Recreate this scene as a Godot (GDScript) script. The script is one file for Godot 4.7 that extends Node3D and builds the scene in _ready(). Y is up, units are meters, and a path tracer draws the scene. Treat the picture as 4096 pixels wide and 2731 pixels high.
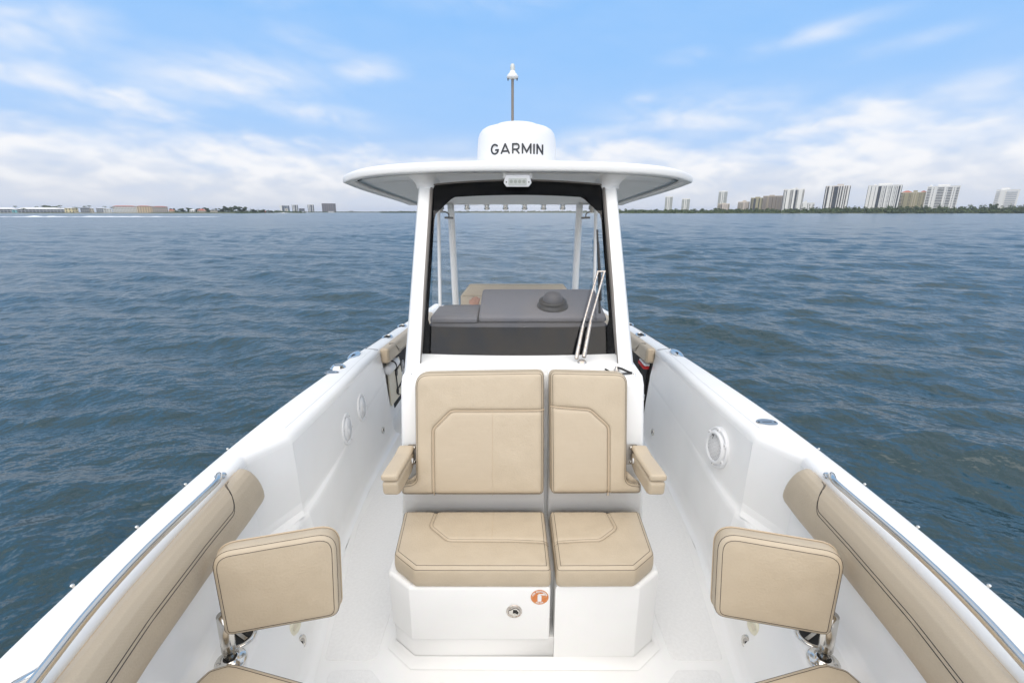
extends Node3D
# A centre-console motor boat seen from its bow, on a bay with high-rises along the far shore.
# Units are metres, y is up, the deck by the bow is y = 0, the water lies at y = WATER. "d" is the distance aft of the eye (z = -d).

const WATER := -0.5
const MID := 0.052          # the boat's centre line
var M := {}
var used := {}
var rng := RandomNumberGenerator.new()
var boat: Node3D


func _ready() -> void:
	rng.seed = 4711
	add_camera()
	add_sky_and_sun()
	make_materials()
	add_water()
	add_land()
	add_boat()
	add_cushions()
	add_top_gear()
	add_cockpit_gear()
	add_far_shore()
	add_people()


func add_camera() -> void:
	var cam := Camera3D.new()
	cam.name = "camera"
	cam.fov = 73.76
	cam.near = 0.05
	cam.far = 9000.0
	cam.position = Vector3(0, 1.9, 0)
	cam.rotation_degrees = Vector3(-15.87, 0, 0)
	add_child(cam)
	cam.current = true


func add_sky_and_sun() -> void:
	var env := Environment.new()
	env.background_mode = Environment.BG_SKY
	env.tonemap_mode = Environment.TONE_MAPPER_LINEAR
	env.tonemap_exposure = 1.0
	env.sdfgi_enabled = true
	env.ssao_enabled = true
	env.ssil_enabled = true
	env.fog_enabled = true
	env.fog_density = 0.00009
	env.fog_light_color = Color(0.86, 0.9, 0.97)
	var sky := Sky.new()
	var pano := PanoramaSkyMaterial.new()
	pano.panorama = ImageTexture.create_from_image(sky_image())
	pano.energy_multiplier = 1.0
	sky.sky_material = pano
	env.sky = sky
	var we := WorldEnvironment.new()
	we.name = "world_environment"
	we.environment = env
	add_child(we)
	var sun := DirectionalLight3D.new()
	sun.name = "sun"
	sun.light_color = Color(1.0, 0.955, 0.895)
	sun.light_energy = 1.02
	sun.light_angular_distance = 98.0
	sun.shadow_enabled = true
	sun.rotation_degrees = Vector3(-49, -6, 0)
	add_child(sun)


# The sky: air that pales towards the horizon, a bank of low cloud all round, thin streaks higher up, and white cloud added above the view as fill light.
func sky_image() -> Image:
	var w := 2048
	var h := 1024
	var im := Image.create(w, h, false, Image.FORMAT_RGBF)
	var big := FastNoiseLite.new()
	big.seed = 11
	big.noise_type = FastNoiseLite.TYPE_SIMPLEX_SMOOTH
	big.frequency = 1.0
	big.fractal_type = FastNoiseLite.FRACTAL_FBM
	big.fractal_octaves = 5
	big.fractal_gain = 0.55
	var fine := FastNoiseLite.new()
	fine.seed = 5
	fine.noise_type = FastNoiseLite.TYPE_SIMPLEX_SMOOTH
	fine.frequency = 1.0
	fine.fractal_type = FastNoiseLite.FRACTAL_FBM
	fine.fractal_octaves = 4
	fine.fractal_gain = 0.55
	# soft patches of thin cloud: azimuth, height, half width, half height, tilt, thickness (degrees)
	var patches := [[-43.0, 14.0, 5.5, 2.4, 0.1, 0.75], [-43.5, 10.6, 5.0, 1.6, -0.2, 0.85], [-41.0, 8.4, 4.0, 0.9, 0.0, 0.6], [-29.5, 12.2, 8.5, 2.3, 0.05, 0.9], [-22.5, 10.2, 8.0, 1.1, -0.12, 0.7],
		[-15.8, 14.4, 3.4, 1.2, 0.05, 0.75], [-20.0, 16.0, 6.0, 1.2, -0.25, 0.35], [14.3, 11.6, 2.0, 0.8, 0.1, 0.7], [19.0, 15.4, 2.6, 0.7, 0.0, 0.45], [30.4, 15.8, 5.0, 0.8, 0.12, 0.6], [37.0, 14.0, 5.0, 0.7, 0.1, 0.35],
		[21.0, 9.7, 9.0, 2.2, 0.0, 0.85], [33.0, 9.4, 7.0, 1.2, 0.1, 0.6], [42.0, 9.5, 6.0, 1.5, 0.15, 0.7], [8.0, 7.5, 9.0, 1.6, 0.25, 0.7], [-7.0, 7.0, 7.0, 1.2, 0.0, 0.3]]
	for a in range(60, 320, 13):   # the same patches go on out of view
		patches.append([float(a) + rng.randf_range(-4, 4), rng.randf_range(9, 17), rng.randf_range(3, 9), rng.randf_range(0.8, 2.4), rng.randf_range(-0.2, 0.2), rng.randf_range(0.3, 0.9)])
	for a in range(0, 360, 11):
		patches.append([float(a) + rng.randf_range(-4, 4), rng.randf_range(23, 70), rng.randf_range(5, 14), rng.randf_range(1.5, 4.5), rng.randf_range(-0.2, 0.2), rng.randf_range(0.4, 0.9)])
	var air_top := Vector3(0.24, 0.535, 0.99)
	var air_mid := Vector3(0.37, 0.62, 1.0)
	var air_low := Vector3(0.66, 0.745, 0.90)
	var white := Vector3(0.985, 0.985, 1.0)
	var grey := Vector3(0.72, 0.755, 0.83)
	for j in h / 2 + 4:
		var el := (0.5 - (j + 0.5) / h) * PI
		var eld := rad_to_deg(el)
		var air := air_low.lerp(air_mid, smoothstep(0.0, 11.0, eld)).lerp(air_top, smoothstep(8.0, 27.0, eld)) * lerpf(1.0, 0.93, smoothstep(30.0, 80.0, eld))
		var near := []
		for p in patches:
			if absf(eld - p[1]) < p[3] * 3.0 + absf(p[4]) * p[2] * 3.0:
				near.append(p)
		for i in w:
			var az := (i + 0.5) / w * TAU
			var c := cos(el)
			var dir := Vector3(sin(az) * c, sin(el), -cos(az) * c)
			var azd := rad_to_deg(az)
			if azd > 180.0:
				azd -= 360.0
			var q := Vector3(dir.x * 2.6, dir.y * 9.0, dir.z * 2.6)
			var n := big.get_noise_3dv(q)
			var f := fine.get_noise_3d(dir.x * 9.0 + n * 0.9, dir.y * 24.0 + dir.x * 2.5, dir.z * 9.0)
			# the bank along the horizon, higher in some places than in others
			var top := 7.0 + 4.2 * n + 1.2 * f
			var left := exp(-pow((azd + 43.0) / 13.0, 2.0))
			var right := exp(-pow((azd - 30.0) / 17.0, 2.0))
			top += 2.0 * left + 1.4 * right - 2.2 * exp(-pow((azd + 10.0) / 11.0, 2.0))
			var bank := (1.0 - smoothstep(top - 2.6, top + 1.4, eld)) * clampf(0.86 + 0.55 * f, 0.0, 1.0)
			var cover := bank
			for p in near:
				var da: float = azd - p[0]
				if da > 180.0: da -= 360.0
				if da < -180.0: da += 360.0
				if absf(da) < p[2] * 3.0:
					var u: float = da / p[2]
					var v: float = (eld - p[1] - da * p[4]) / p[3]
					cover = maxf(cover, p[5] * 0.85 * exp(-u * u - v * v) * clampf(0.72 + 0.8 * f + 0.4 * n, 0.0, 1.2))
			cover = maxf(cover, clampf((n + 0.42 + 0.35 * f) * lerpf(0.07, 2.2, smoothstep(22.0, 44.0, eld)), 0.0, 1.0))  # denser white cloud added overhead, out of view, to light the boat neutrally
			cover = clampf(cover, 0.0, 1.0)
			var low := 1.0 - smoothstep(1.2, 5.8, eld + 3.0 * f)
			var body := white.lerp(grey, clampf(low * 0.85 + (0.2 - f) * 0.18, 0.0, 1.0))
			var col := air.lerp(body, cover * 0.93)
			im.set_pixel(i, j, Color(col.x, col.y, col.z))
	im.fill_rect(Rect2i(0, h / 2 + 4, w, h / 2 - 4), Color(0.2, 0.28, 0.36))
	return im


# ------------------------------------------------------------------ names and labels
func numbered(n: String) -> String:
	used[n] = int(used.get(n, 0)) + 1
	return n if used[n] == 1 else "%s_%03d" % [n, used[n] - 1]


func tag(o: Node, label: String, category: String, group := "", kind := "") -> void:
	o.set_meta("label", label)
	o.set_meta("category", category)
	if group != "":
		o.set_meta("group", group)
	if kind != "":
		o.set_meta("kind", kind)


func thing(called: String, label: String, category: String, at := Vector3.ZERO, group := "") -> Node3D:
	var o := Node3D.new()
	o.name = numbered(called)
	o.position = at
	add_child(o)
	tag(o, label, category, group)
	return o


func put(called: String, mesh: Mesh, mat: Material, parent: Node, at := Vector3.ZERO) -> MeshInstance3D:
	var o := MeshInstance3D.new()
	o.name = called
	o.mesh = mesh
	o.material_override = mat
	o.position = at
	parent.add_child(o, true)
	return o


func structure(called: String, mesh: Mesh, mat: Material) -> MeshInstance3D:
	var o := put(called, mesh, mat, self)
	o.set_meta("kind", "structure")
	return o


# ------------------------------------------------------------------ shapes
func V(x: float, y: float, d: float) -> Vector3:
	return Vector3(x, y, -d)


func begin() -> SurfaceTool:
	var st := SurfaceTool.new()
	st.begin(Mesh.PRIMITIVE_TRIANGLES)
	return st


func done(st: SurfaceTool) -> ArrayMesh:
	st.generate_normals()
	return st.commit()


func flat(st: SurfaceTool) -> void:
	st.set_smooth_group(-1)


func tri(st: SurfaceTool, a: Vector3, b: Vector3, c: Vector3) -> void:
	st.add_vertex(a)
	st.add_vertex(b)
	st.add_vertex(c)


func quad(st: SurfaceTool, a: Vector3, b: Vector3, c: Vector3, e: Vector3) -> void:
	tri(st, a, b, c)
	tri(st, a, c, e)


func loft(st: SurfaceTool, rows: Array, closed := false) -> void:
	for k in rows.size() - 1:
		var a: PackedVector3Array = rows[k]
		var b: PackedVector3Array = rows[k + 1]
		var n := a.size()
		for i in (n if closed else n - 1):
			var j := (i + 1) % n
			if a[i].distance_squared_to(a[j]) < 1e-12:
				tri(st, a[i], b[j], b[i])
			elif b[i].distance_squared_to(b[j]) < 1e-12:
				tri(st, a[i], a[j], b[i])
			else:
				quad(st, a[i], a[j], b[j], b[i])


func area(poly: PackedVector2Array) -> float:
	var s := 0.0
	for i in poly.size():
		s += poly[i].cross(poly[(i + 1) % poly.size()])
	return s * 0.5


func ccw(poly: PackedVector2Array) -> PackedVector2Array:
	var p := poly.duplicate()
	if area(p) < 0.0:
		p.reverse()
	return p


# an outline moved inwards by r
func inset(poly: PackedVector2Array, r: float) -> PackedVector2Array:
	var out := PackedVector2Array()
	var n := poly.size()
	for i in n:
		var a := (poly[i] - poly[(i - 1 + n) % n]).normalized()
		var b := (poly[(i + 1) % n] - poly[i]).normalized()
		var na := Vector2(-a.y, a.x)
		var nb := Vector2(-b.y, b.x)
		var m := na + nb
		var k := m.length_squared()
		out.append(poly[i] + m * (2.0 * r / maxf(k, 0.6)) * 1.0)
	return out


func rounded(poly: PackedVector2Array, r, seg := 4) -> PackedVector2Array:
	var p := ccw(poly)
	var rev := area(poly) < 0.0
	var out := PackedVector2Array()
	var n := p.size()
	for i in n:
		var rr: float = r if not (r is Array) else r[(n - 1 - i) if rev else i]
		var v0 := p[(i - 1 + n) % n] - p[i]
		var v1 := p[(i + 1) % n] - p[i]
		var half := absf(v0.angle_to(v1)) * 0.5
		var t := minf(rr / maxf(tan(half), 0.01), minf(v0.length(), v1.length()) * 0.49)
		if t < 0.0005:
			out.append(p[i])
			continue
		var a := p[i] + v0.normalized() * t
		var b := p[i] + v1.normalized() * t
		for k in seg + 1:
			var s := float(k) / seg
			out.append(a.lerp(p[i], s).lerp(p[i].lerp(b, s), s))
	return out


func circle(r: float, n := 24, c := Vector2.ZERO) -> PackedVector2Array:
	var p := PackedVector2Array()
	for i in n:
		p.append(c + Vector2(cos(TAU * i / n), sin(TAU * i / n)) * r)
	return p


func oval(rx: float, ry: float, n := 28) -> PackedVector2Array:
	var p := PackedVector2Array()
	for i in n:
		p.append(Vector2(cos(TAU * i / n) * rx, sin(TAU * i / n) * ry))
	return p


func box2(w: float, h: float) -> PackedVector2Array:
	return PackedVector2Array([Vector2(-w, -h) * 0.5, Vector2(w, -h) * 0.5, Vector2(w, h) * 0.5, Vector2(-w, h) * 0.5])


# a plate with outline poly: (x, y) of the outline go to the frame's x and z, its thickness from h0 to h1 along y; edges rounded by r
func prism(st: SurfaceTool, poly: PackedVector2Array, h0: float, h1: float, r: float, xf: Transform3D, r0 := 0.0, seg := 3) -> void:
	var p := ccw(poly)
	var rings := []
	var steps := []
	if r0 > 0.0:
		for k in seg + 1:
			var a := PI * 0.5 * k / seg
			steps.append([r0 * (1.0 - sin(a)), h0 + r0 * (1.0 - cos(a))])
	else:
		steps.append([0.0, h0])
	if r > 0.0:
		for k in seg + 1:
			var a := PI * 0.5 * k / seg
			steps.append([r * (1.0 - cos(a)), h1 - r * (1.0 - sin(a))])
	else:
		steps.append([0.0, h1])
	for s in steps:
		var q := inset(p, s[0])
		var row := PackedVector3Array()
		for v in q:
			row.append(xf * Vector3(v.x, s[1], v.y))
		rings.append(row)
	st.set_smooth_group(0 if r > 0.0 else -1)
	for k in rings.size() - 1:
		if r <= 0.0 and r0 <= 0.0:
			st.set_smooth_group(-1)
		loft(st, [rings[k], rings[k + 1]], true)
	st.set_smooth_group(-1)
	for e in 2:
		var q := inset(p, steps[0][0] if e == 0 else steps[-1][0])
		var row: PackedVector3Array = rings[0] if e == 0 else rings[-1]
		var idx := Geometry2D.triangulate_polygon(q)
		if idx.is_empty():
			idx = Geometry2D.triangulate_polygon(p)
		for k in range(0, idx.size(), 3):
			if e == 0:
				tri(st, row[idx[k]], row[idx[k + 1]], row[idx[k + 2]])
			else:
				tri(st, row[idx[k]], row[idx[k + 2]], row[idx[k + 1]])
	st.set_smooth_group(0)


func frame(origin: Vector3, x: Vector3, y: Vector3) -> Transform3D:
	var z := x.cross(y).normalized()
	return Transform3D(Basis(x.normalized(), y.normalized(), z), origin)


func flat_at(o: Vector3) -> Transform3D:      # outline (x, d) laid level
	return Transform3D(Basis(Vector3(1, 0, 0), Vector3(0, 1, 0), Vector3(0, 0, -1)), o)


func plate(poly: PackedVector2Array, h0: float, h1: float, r: float, xf: Transform3D, r0 := 0.0, seg := 3) -> ArrayMesh:
	var st := begin()
	prism(st, poly, h0, h1, r, xf, r0, seg)
	return done(st)


func tube(st: SurfaceTool, pts: PackedVector3Array, r: float, sides := 8, closed := false, r1 := -1.0) -> void:
	var n := pts.size()
	var rows := []
	var up := Vector3.UP
	for i in n:
		var a := pts[(i - 1 + n) % n] if (closed or i > 0) else pts[0]
		var b := pts[(i + 1) % n] if (closed or i < n - 1) else pts[n - 1]
		var t := (b - a).normalized()
		if i == 0:
			up = Vector3.UP if absf(t.y) < 0.9 else Vector3.RIGHT
		up = (up - t * up.dot(t)).normalized()
		var side := t.cross(up)
		var rr := r if r1 < 0.0 else lerpf(r, r1, float(i) / (n - 1))
		var row := PackedVector3Array()
		for k in sides:
			var an := TAU * k / sides
			row.append(pts[i] + (up * cos(an) + side * sin(an)) * rr)
		rows.append(row)
	if closed:
		rows.append(rows[0])
	loft(st, rows, true)
	if not closed:
		st.set_smooth_group(-1)
		for e in [0, rows.size() - 1]:
			var row: PackedVector3Array = rows[e]
			for k in range(1, sides - 1):
				tri(st, row[0], row[k], row[k + 1])
		st.set_smooth_group(0)


func smooth_path(pts: PackedVector3Array, per := 6) -> PackedVector3Array:
	var out := PackedVector3Array()
	var n := pts.size()
	for i in n - 1:
		var p0 := pts[maxi(i - 1, 0)]
		var p3 := pts[mini(i + 2, n - 1)]
		for k in per:
			out.append(pts[i].cubic_interpolate(pts[i + 1], p0, p3, float(k) / per))
	out.append(pts[n - 1])
	return out


func lathe(st: SurfaceTool, profile: Array, seg: int, xf: Transform3D) -> void:
	var rows := []
	for p in profile:
		var row := PackedVector3Array()
		for k in seg:
			var a := TAU * k / seg
			row.append(xf * Vector3(cos(a) * p[0], p[1], sin(a) * p[0]))
		rows.append(row)
	loft(st, rows, true)


func spun(profile: Array, seg: int, xf := Transform3D()) -> ArrayMesh:
	var st := begin()
	lathe(st, profile, seg, xf)
	return done(st)


func table(t: Array, d: float) -> float:      # straight between the entries
	if d <= t[0][0]:
		return t[0][1]
	for i in t.size() - 1:
		if d <= t[i + 1][0]:
			return lerpf(t[i][1], t[i + 1][1], (d - t[i][0]) / (t[i + 1][0] - t[i][0]))
	return t[-1][1]


func curve(t: Array, d: float) -> float:      # smooth through the entries
	if d <= t[0][0]:
		return t[0][1]
	for i in t.size() - 1:
		if d <= t[i + 1][0]:
			var s: float = (d - t[i][0]) / (t[i + 1][0] - t[i][0])
			var p0: Array = t[maxi(i - 1, 0)]
			var p3: Array = t[mini(i + 2, t.size() - 1)]
			return cubic_interpolate_in_time(t[i][1], t[i + 1][1], p0[1], p3[1], s, t[i + 1][0] - t[i][0], p0[0] - t[i][0], p3[0] - t[i][0])
	return t[-1][1]


# ------------------------------------------------------------------ materials
func lin(r: float, g: float, b: float) -> Color:
	return Color(r, g, b).linear_to_srgb()


func noise_image(size: int, freq: float, octaves: int, seed_: int, kind := FastNoiseLite.TYPE_SIMPLEX_SMOOTH) -> Image:
	var n := FastNoiseLite.new()
	n.seed = seed_
	n.noise_type = kind
	n.frequency = freq
	n.fractal_type = FastNoiseLite.FRACTAL_FBM
	n.fractal_octaves = octaves
	return n.get_seamless_image(size, size)


func bumps(im: Image, strength: float) -> ImageTexture:
	var b := im.duplicate() as Image
	b.convert(Image.FORMAT_RGBA8)
	b.bump_map_to_normal_map(strength)
	return ImageTexture.create_from_image(b)


func mat(called: String, col: Color, rough: float, metal := 0.0) -> StandardMaterial3D:
	var m := StandardMaterial3D.new()
	m.resource_name = called
	m.albedo_color = col
	m.roughness = rough
	m.metallic = metal
	M[called] = m
	return m


# two tones mottled by noise, as a texture laid over the surface in the thing's own axes
func mottle(m: StandardMaterial3D, a: Color, b: Color, im: Image, per_metre: float, world := false) -> void:
	var t := Image.create(im.get_width(), im.get_height(), false, Image.FORMAT_RGB8)
	for y in im.get_height():
		for x in im.get_width():
			t.set_pixel(x, y, a.lerp(b, im.get_pixel(x, y).r))
	m.albedo_color = Color.WHITE
	m.albedo_texture = ImageTexture.create_from_image(t)
	m.uv1_triplanar = true
	m.uv1_world_triplanar = world
	m.uv1_scale = Vector3.ONE * per_metre


func make_materials() -> void:
	var grain := noise_image(256, 0.06, 4, 3)
	var soft := noise_image(256, 0.012, 4, 8)
	# vinyl: fine grain over broad faint soiling
	var worn := Image.create(512, 512, false, Image.FORMAT_RGB8)
	var broad := noise_image(512, 0.008, 5, 14)
	var close := noise_image(512, 0.09, 3, 15)
	for y in 512:
		for x in 512:
			var v := clampf(0.62 * broad.get_pixel(x, y).r + 0.38 * close.get_pixel(x, y).r, 0.0, 1.0)
			worn.set_pixel(x, y, Color(v, v, v))
	var m := mat("gelcoat", Color.WHITE, 0.2)
	mottle(m, lin(0.845, 0.84, 0.82), lin(0.88, 0.875, 0.86), soft, 0.7)
	m = mat("gelcoat_satin", Color.WHITE, 0.42)
	mottle(m, lin(0.82, 0.815, 0.795), lin(0.855, 0.85, 0.83), soft, 0.9)
	m = mat("nonskid", Color.WHITE, 0.62)
	mottle(m, lin(0.765, 0.76, 0.745), lin(0.82, 0.815, 0.80), grain, 3.0)
	m.normal_enabled = true
	m.normal_texture = bumps(noise_image(256, 0.18, 2, 21), 2.0)
	m.normal_scale = 0.25
	m = mat("vinyl", Color.WHITE, 0.5)
	mottle(m, lin(0.475, 0.392, 0.282), lin(0.535, 0.445, 0.325), worn, 2.2)
	m.normal_enabled = true
	m.normal_texture = bumps(noise_image(512, 0.11, 3, 31, FastNoiseLite.TYPE_CELLULAR), 3.0)
	m.normal_scale = 0.3
	m = mat("vinyl_dimpled", Color.WHITE, 0.5)
	mottle(m, lin(0.485, 0.400, 0.290), lin(0.53, 0.44, 0.322), grain, 13.0)
	m.normal_enabled = true
	m.normal_texture = bumps(dimple_image(), 5.0)
	m.normal_scale = 0.4
	mat("thread", lin(0.05, 0.042, 0.038), 0.8)
	mat("seam_thread", lin(0.17, 0.125, 0.09), 0.8)
	mat("piping", lin(0.55, 0.44, 0.31), 0.5)
	m = mat("stainless", lin(0.70, 0.675, 0.63), 0.16, 1.0)
	mat("stainless_dull", lin(0.5, 0.48, 0.45), 0.34, 1.0)
	m = mat("worn_steel", Color.WHITE, 0.38, 0.85)
	mottle(m, lin(0.62, 0.59, 0.55), lin(0.40, 0.27, 0.18), spots(noise_image(256, 0.05, 4, 77), 0.62), 6.0)
	mat("white_plastic", lin(0.80, 0.80, 0.80), 0.38)
	mat("cream_plastic", lin(0.72, 0.68, 0.53), 0.4)
	mat("cream_board", lin(0.70, 0.64, 0.51), 0.45)
	mat("black_plastic", lin(0.012, 0.012, 0.013), 0.45)
	mat("black_fabric", lin(0.010, 0.010, 0.011), 0.85)
	mat("rubber", lin(0.02, 0.02, 0.02), 0.6)
	mat("hole", lin(0.015, 0.014, 0.013), 0.7)
	mat("seal", lin(0.16, 0.145, 0.13), 0.6)
	mat("groove", lin(0.30, 0.29, 0.28), 0.7)
	mat("dash_grey", lin(0.06, 0.06, 0.068), 0.6)
	mat("dash_fabric", lin(0.14, 0.14, 0.155), 0.75)
	mat("white_print", lin(0.8, 0.8, 0.8), 0.6)
	mat("dark_print", lin(0.035, 0.036, 0.04), 0.45)
	mat("frit", lin(0.004, 0.004, 0.005), 0.5)
	M.frit.metallic_specular = 0.1
	mat("grey_pole", lin(0.22, 0.19, 0.165), 0.45)
	mat("red_cloth", lin(0.55, 0.03, 0.03), 0.8)
	mat("led", lin(0.38, 0.40, 0.36), 0.3)
	mat("led_glass", lin(0.60, 0.62, 0.59), 0.2)
	m = mat("glass", Color(0.12, 0.16, 0.16, 0.03), 0.0)
	m.transparency = BaseMaterial3D.TRANSPARENCY_ALPHA
	m.metallic_specular = 0.42
	m = mat("clear_lens", Color(0.97, 0.98, 1.0, 0.25), 0.05)
	m.transparency = BaseMaterial3D.TRANSPARENCY_ALPHA
	m = mat("sticker", Color.WHITE, 0.55)
	mottle(m, lin(0.62, 0.20, 0.055), lin(0.62, 0.30, 0.13), spots(noise_image(256, 0.03, 5, 91), 0.5), 4.0)


func spots(im: Image, cut: float) -> Image:      # noise turned into patches with an edge
	var o := Image.create(im.get_width(), im.get_height(), false, Image.FORMAT_RGB8)
	for y in im.get_height():
		for x in im.get_width():
			var v := smoothstep(cut - 0.1, cut + 0.12, im.get_pixel(x, y).r)
			o.set_pixel(x, y, Color(v, v, v))
	return o


func dimple_image() -> Image:      # rows of pressed dots, every other row shifted
	var s := 256
	var im := Image.create(s, s, false, Image.FORMAT_RGB8)
	for y in s:
		for x in s:
			var cy := int(floor(y / 16.0))
			var fx := fposmod(x + (16.0 if cy % 2 == 1 else 0.0), 32.0) - 16.0
			var fy := fposmod(float(y), 16.0) - 8.0
			var v := 1.0 - 0.8 * exp(-(fx * fx / 22.0 + fy * fy / 9.0))
			im.set_pixel(x, y, Color(v, v, v))
	return im


# ------------------------------------------------------------------ water and land
var waves := []


func wave_height(x: float, z: float, cut: float) -> float:
	var h := 0.0
	for w in waves:
		if w[3] < cut:
			break
		var s := sin(w[0] * x + w[1] * z + w[4])
		h += w[2] * (s + 0.28 * s * s - 0.14)
	return h


func add_water() -> void:
	# wind waves: kx, kz, height, length, phase, longest first
	for k in 46:
		var t := k / 45.0
		var length := 4.6 * pow(0.36 / 4.6, t)
		var dir := deg_to_rad(112.0 + rng.randfn(0.0, 27.0))
		var kk := TAU / length
		waves.append([kk * cos(dir), kk * sin(dir), pow(length, 0.8) * 0.0054 * rng.randf_range(0.5, 1.3), length, rng.randf() * TAU])
	var patch := FastNoiseLite.new()
	patch.seed = 3
	patch.frequency = 0.035
	patch.fractal_octaves = 3
	var radii := PackedFloat32Array()
	var r := 0.9
	while r < 7000.0:
		radii.append(r)
		r *= 1.0 + clampf(0.0085 + r * 0.00006, 0.0085, 0.03)
	radii.append(7000.0)
	var angles := PackedFloat32Array()
	var a := -180.0
	while a < 180.0:
		angles.append(deg_to_rad(a))
		a += 0.14 if absf(a) < 56.0 else 2.0
	angles.append(PI)
	var nr := radii.size()
	var na := angles.size()
	var pos := PackedVector3Array()
	var nor := PackedVector3Array()
	var uv := PackedVector2Array()
	pos.resize(nr * na)
	nor.resize(nr * na)
	uv.resize(nr * na)
	for i in nr:
		var rr := radii[i]
		var step := rr * 0.0085
		var cut := maxf(maxf(step * 2.2, rr * deg_to_rad(0.14) * 2.2), 0.0)
		var fade := 1.0 if rr < 220.0 else 0.0
		for j in na:
			var an := angles[j]
			var x := sin(an) * rr
			var z := -cos(an) * rr
			var y := 0.0
			if fade > 0.0 and absf(an) < 1.05 and cut < 4.6:
				y = wave_height(x, z, cut) * (1.0 + 0.55 * patch.get_noise_2d(x, z))
			pos[i * na + j] = Vector3(x, WATER + y, z)
			uv[i * na + j] = Vector2(x, z)
	for i in nr:
		for j in na:
			var i0 := maxi(i - 1, 0)
			var i1 := mini(i + 1, nr - 1)
			var j0 := maxi(j - 1, 0)
			var j1 := mini(j + 1, na - 1)
			var n := (pos[i1 * na + j] - pos[i0 * na + j]).cross(pos[i * na + j0] - pos[i * na + j1]).normalized()
			nor[i * na + j] = n if n.y > 0.0 else -n
	var idx := PackedInt32Array()
	idx.resize((nr - 1) * (na - 1) * 6)
	var w := 0
	for i in nr - 1:
		for j in na - 1:
			var p := i * na + j
			for q in [p, p + na, p + 1, p + 1, p + na, p + na + 1]:
				idx[w] = q
				w += 1
	var arr := []
	arr.resize(Mesh.ARRAY_MAX)
	arr[Mesh.ARRAY_VERTEX] = pos
	arr[Mesh.ARRAY_NORMAL] = nor
	arr[Mesh.ARRAY_TEX_UV] = uv
	arr[Mesh.ARRAY_INDEX] = idx
	var mesh := ArrayMesh.new()
	mesh.add_surface_from_arrays(Mesh.PRIMITIVE_TRIANGLES, arr)
	var m := mat("water", lin(0.008, 0.033, 0.040), 0.2)
	m.metallic_specular = 0.55
	m.uv1_triplanar = true
	m.uv1_world_triplanar = true
	m.uv1_scale = Vector3(0.085, 0.085, 0.12)
	m.normal_enabled = true
	m.normal_texture = bumps(noise_image(1024, 0.022, 5, 15), 14.0)
	m.normal_scale = 0.42
	structure("water", mesh, m)


func add_land() -> void:
	# low land behind the shore line: azimuth, distance of the water's edge
	# the water's edge as seen from the eye: azimuth, distance straight ahead
	var shore := [[-66.0, 880.0], [-34.0, 920.0], [-30.5, 960.0], [-28.5, 1300.0], [-27.0, 2260.0], [-17.0, 2290.0], [-14.0, 1600.0], [-4.0, 1500.0], [6.0, 1490.0], [11.0, 1000.0], [12.0, 900.0], [30.0, 890.0], [66.0, 880.0]]
	var rows := [PackedVector3Array(), PackedVector3Array(), PackedVector3Array(), PackedVector3Array()]
	for k in 265:
		var az := -66.0 + k * 0.5
		var d := table(shore, az) + 3.0 * sin(az * 3.1) + 2.0 * sin(az * 7.7)
		var dir := Vector3(tan(deg_to_rad(az)), 0, -1)
		rows[0].append(dir * (d - 2.0) + Vector3(0, WATER - 0.3, 0))
		rows[1].append(dir * d + Vector3(0, WATER + 0.6, 0))
		rows[2].append(dir * (d + 12.0) + Vector3(0, WATER + 1.0, 0))
		rows[3].append(dir * 3400.0 + Vector3(0, WATER + 1.2, 0))
	var st := begin()
	loft(st, rows)
	var m := mat("shore_ground", Color.WHITE, 0.9)
	mottle(m, lin(0.10, 0.12, 0.06), lin(0.24, 0.22, 0.16), noise_image(256, 0.02, 4, 61), 0.01, true)
	structure("ground", done(st), m)


# ------------------------------------------------------------------ the boat: hull, deck, console, hardtop
var outer := [[-1.55, 0.02], [-1.4, 0.28], [-1.0, 0.62], [-0.4, 0.92], [0.2, 1.09], [0.82, 1.24], [1.29, 1.315], [2.1, 1.395], [3.2, 1.425], [5.5, 1.375], [7.2, 1.33]]
var inner := [[-1.2, 0.10], [-1.0, 0.32], [-0.4, 0.70], [0.2, 0.90], [0.74, 1.045], [0.97, 1.10], [1.26, 1.15], [1.55, 1.19], [1.80, 1.236], [2.03, 1.14], [2.46, 1.16], [2.92, 1.183], [3.44, 1.225], [3.90, 1.245], [7.2, 1.2]]
var foot := [[-1.0, 0.15], [0.0, 0.2], [0.8, 0.40], [1.06, 0.66], [1.13, 0.905], [1.5, 0.948], [1.65, 0.974], [2.0, 1.05], [2.3, 1.11], [2.9, 1.16], [3.9, 1.17], [7.2, 1.15]]
var bench := [[-0.9, 0.12], [0.0, 0.2], [0.8, 0.42], [1.06, 0.68], [1.13, 0.95], [1.21, 0.968], [1.33, 0.988], [1.97, 1.122]]


func sheer(d: float) -> float:
	return 0.995 - 0.0714 * d if d > 0.0 else 0.995 - 0.04 * d


func floor_y(d: float) -> float:
	return -0.05 * maxf(0.0, d - 1.5)


func half_at(d: float) -> float:
	return curve(outer, d)


func inner_at(d: float) -> float:
	return table(inner, d)


func stations(from: float, to: float, step: float, extra := []) -> PackedFloat32Array:
	var l := []
	var d := from
	while d < to - 0.001:
		l.append(d)
		d += step
	l.append(to)
	for e in extra:
		if e > from and e < to:
			l.append(e)
	l.sort()
	return PackedFloat32Array(l)


func add_boat() -> void:
	boat = thing("motor_boat", "white open motor boat with a hardtop over its centre console, seen from the bow", "boat", Vector3(MID, 0, 0))
	hull()
	floor_deck()
	for s in [-1, 1]:
		side(s)
	console()
	windshield()
	hardtop()


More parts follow.
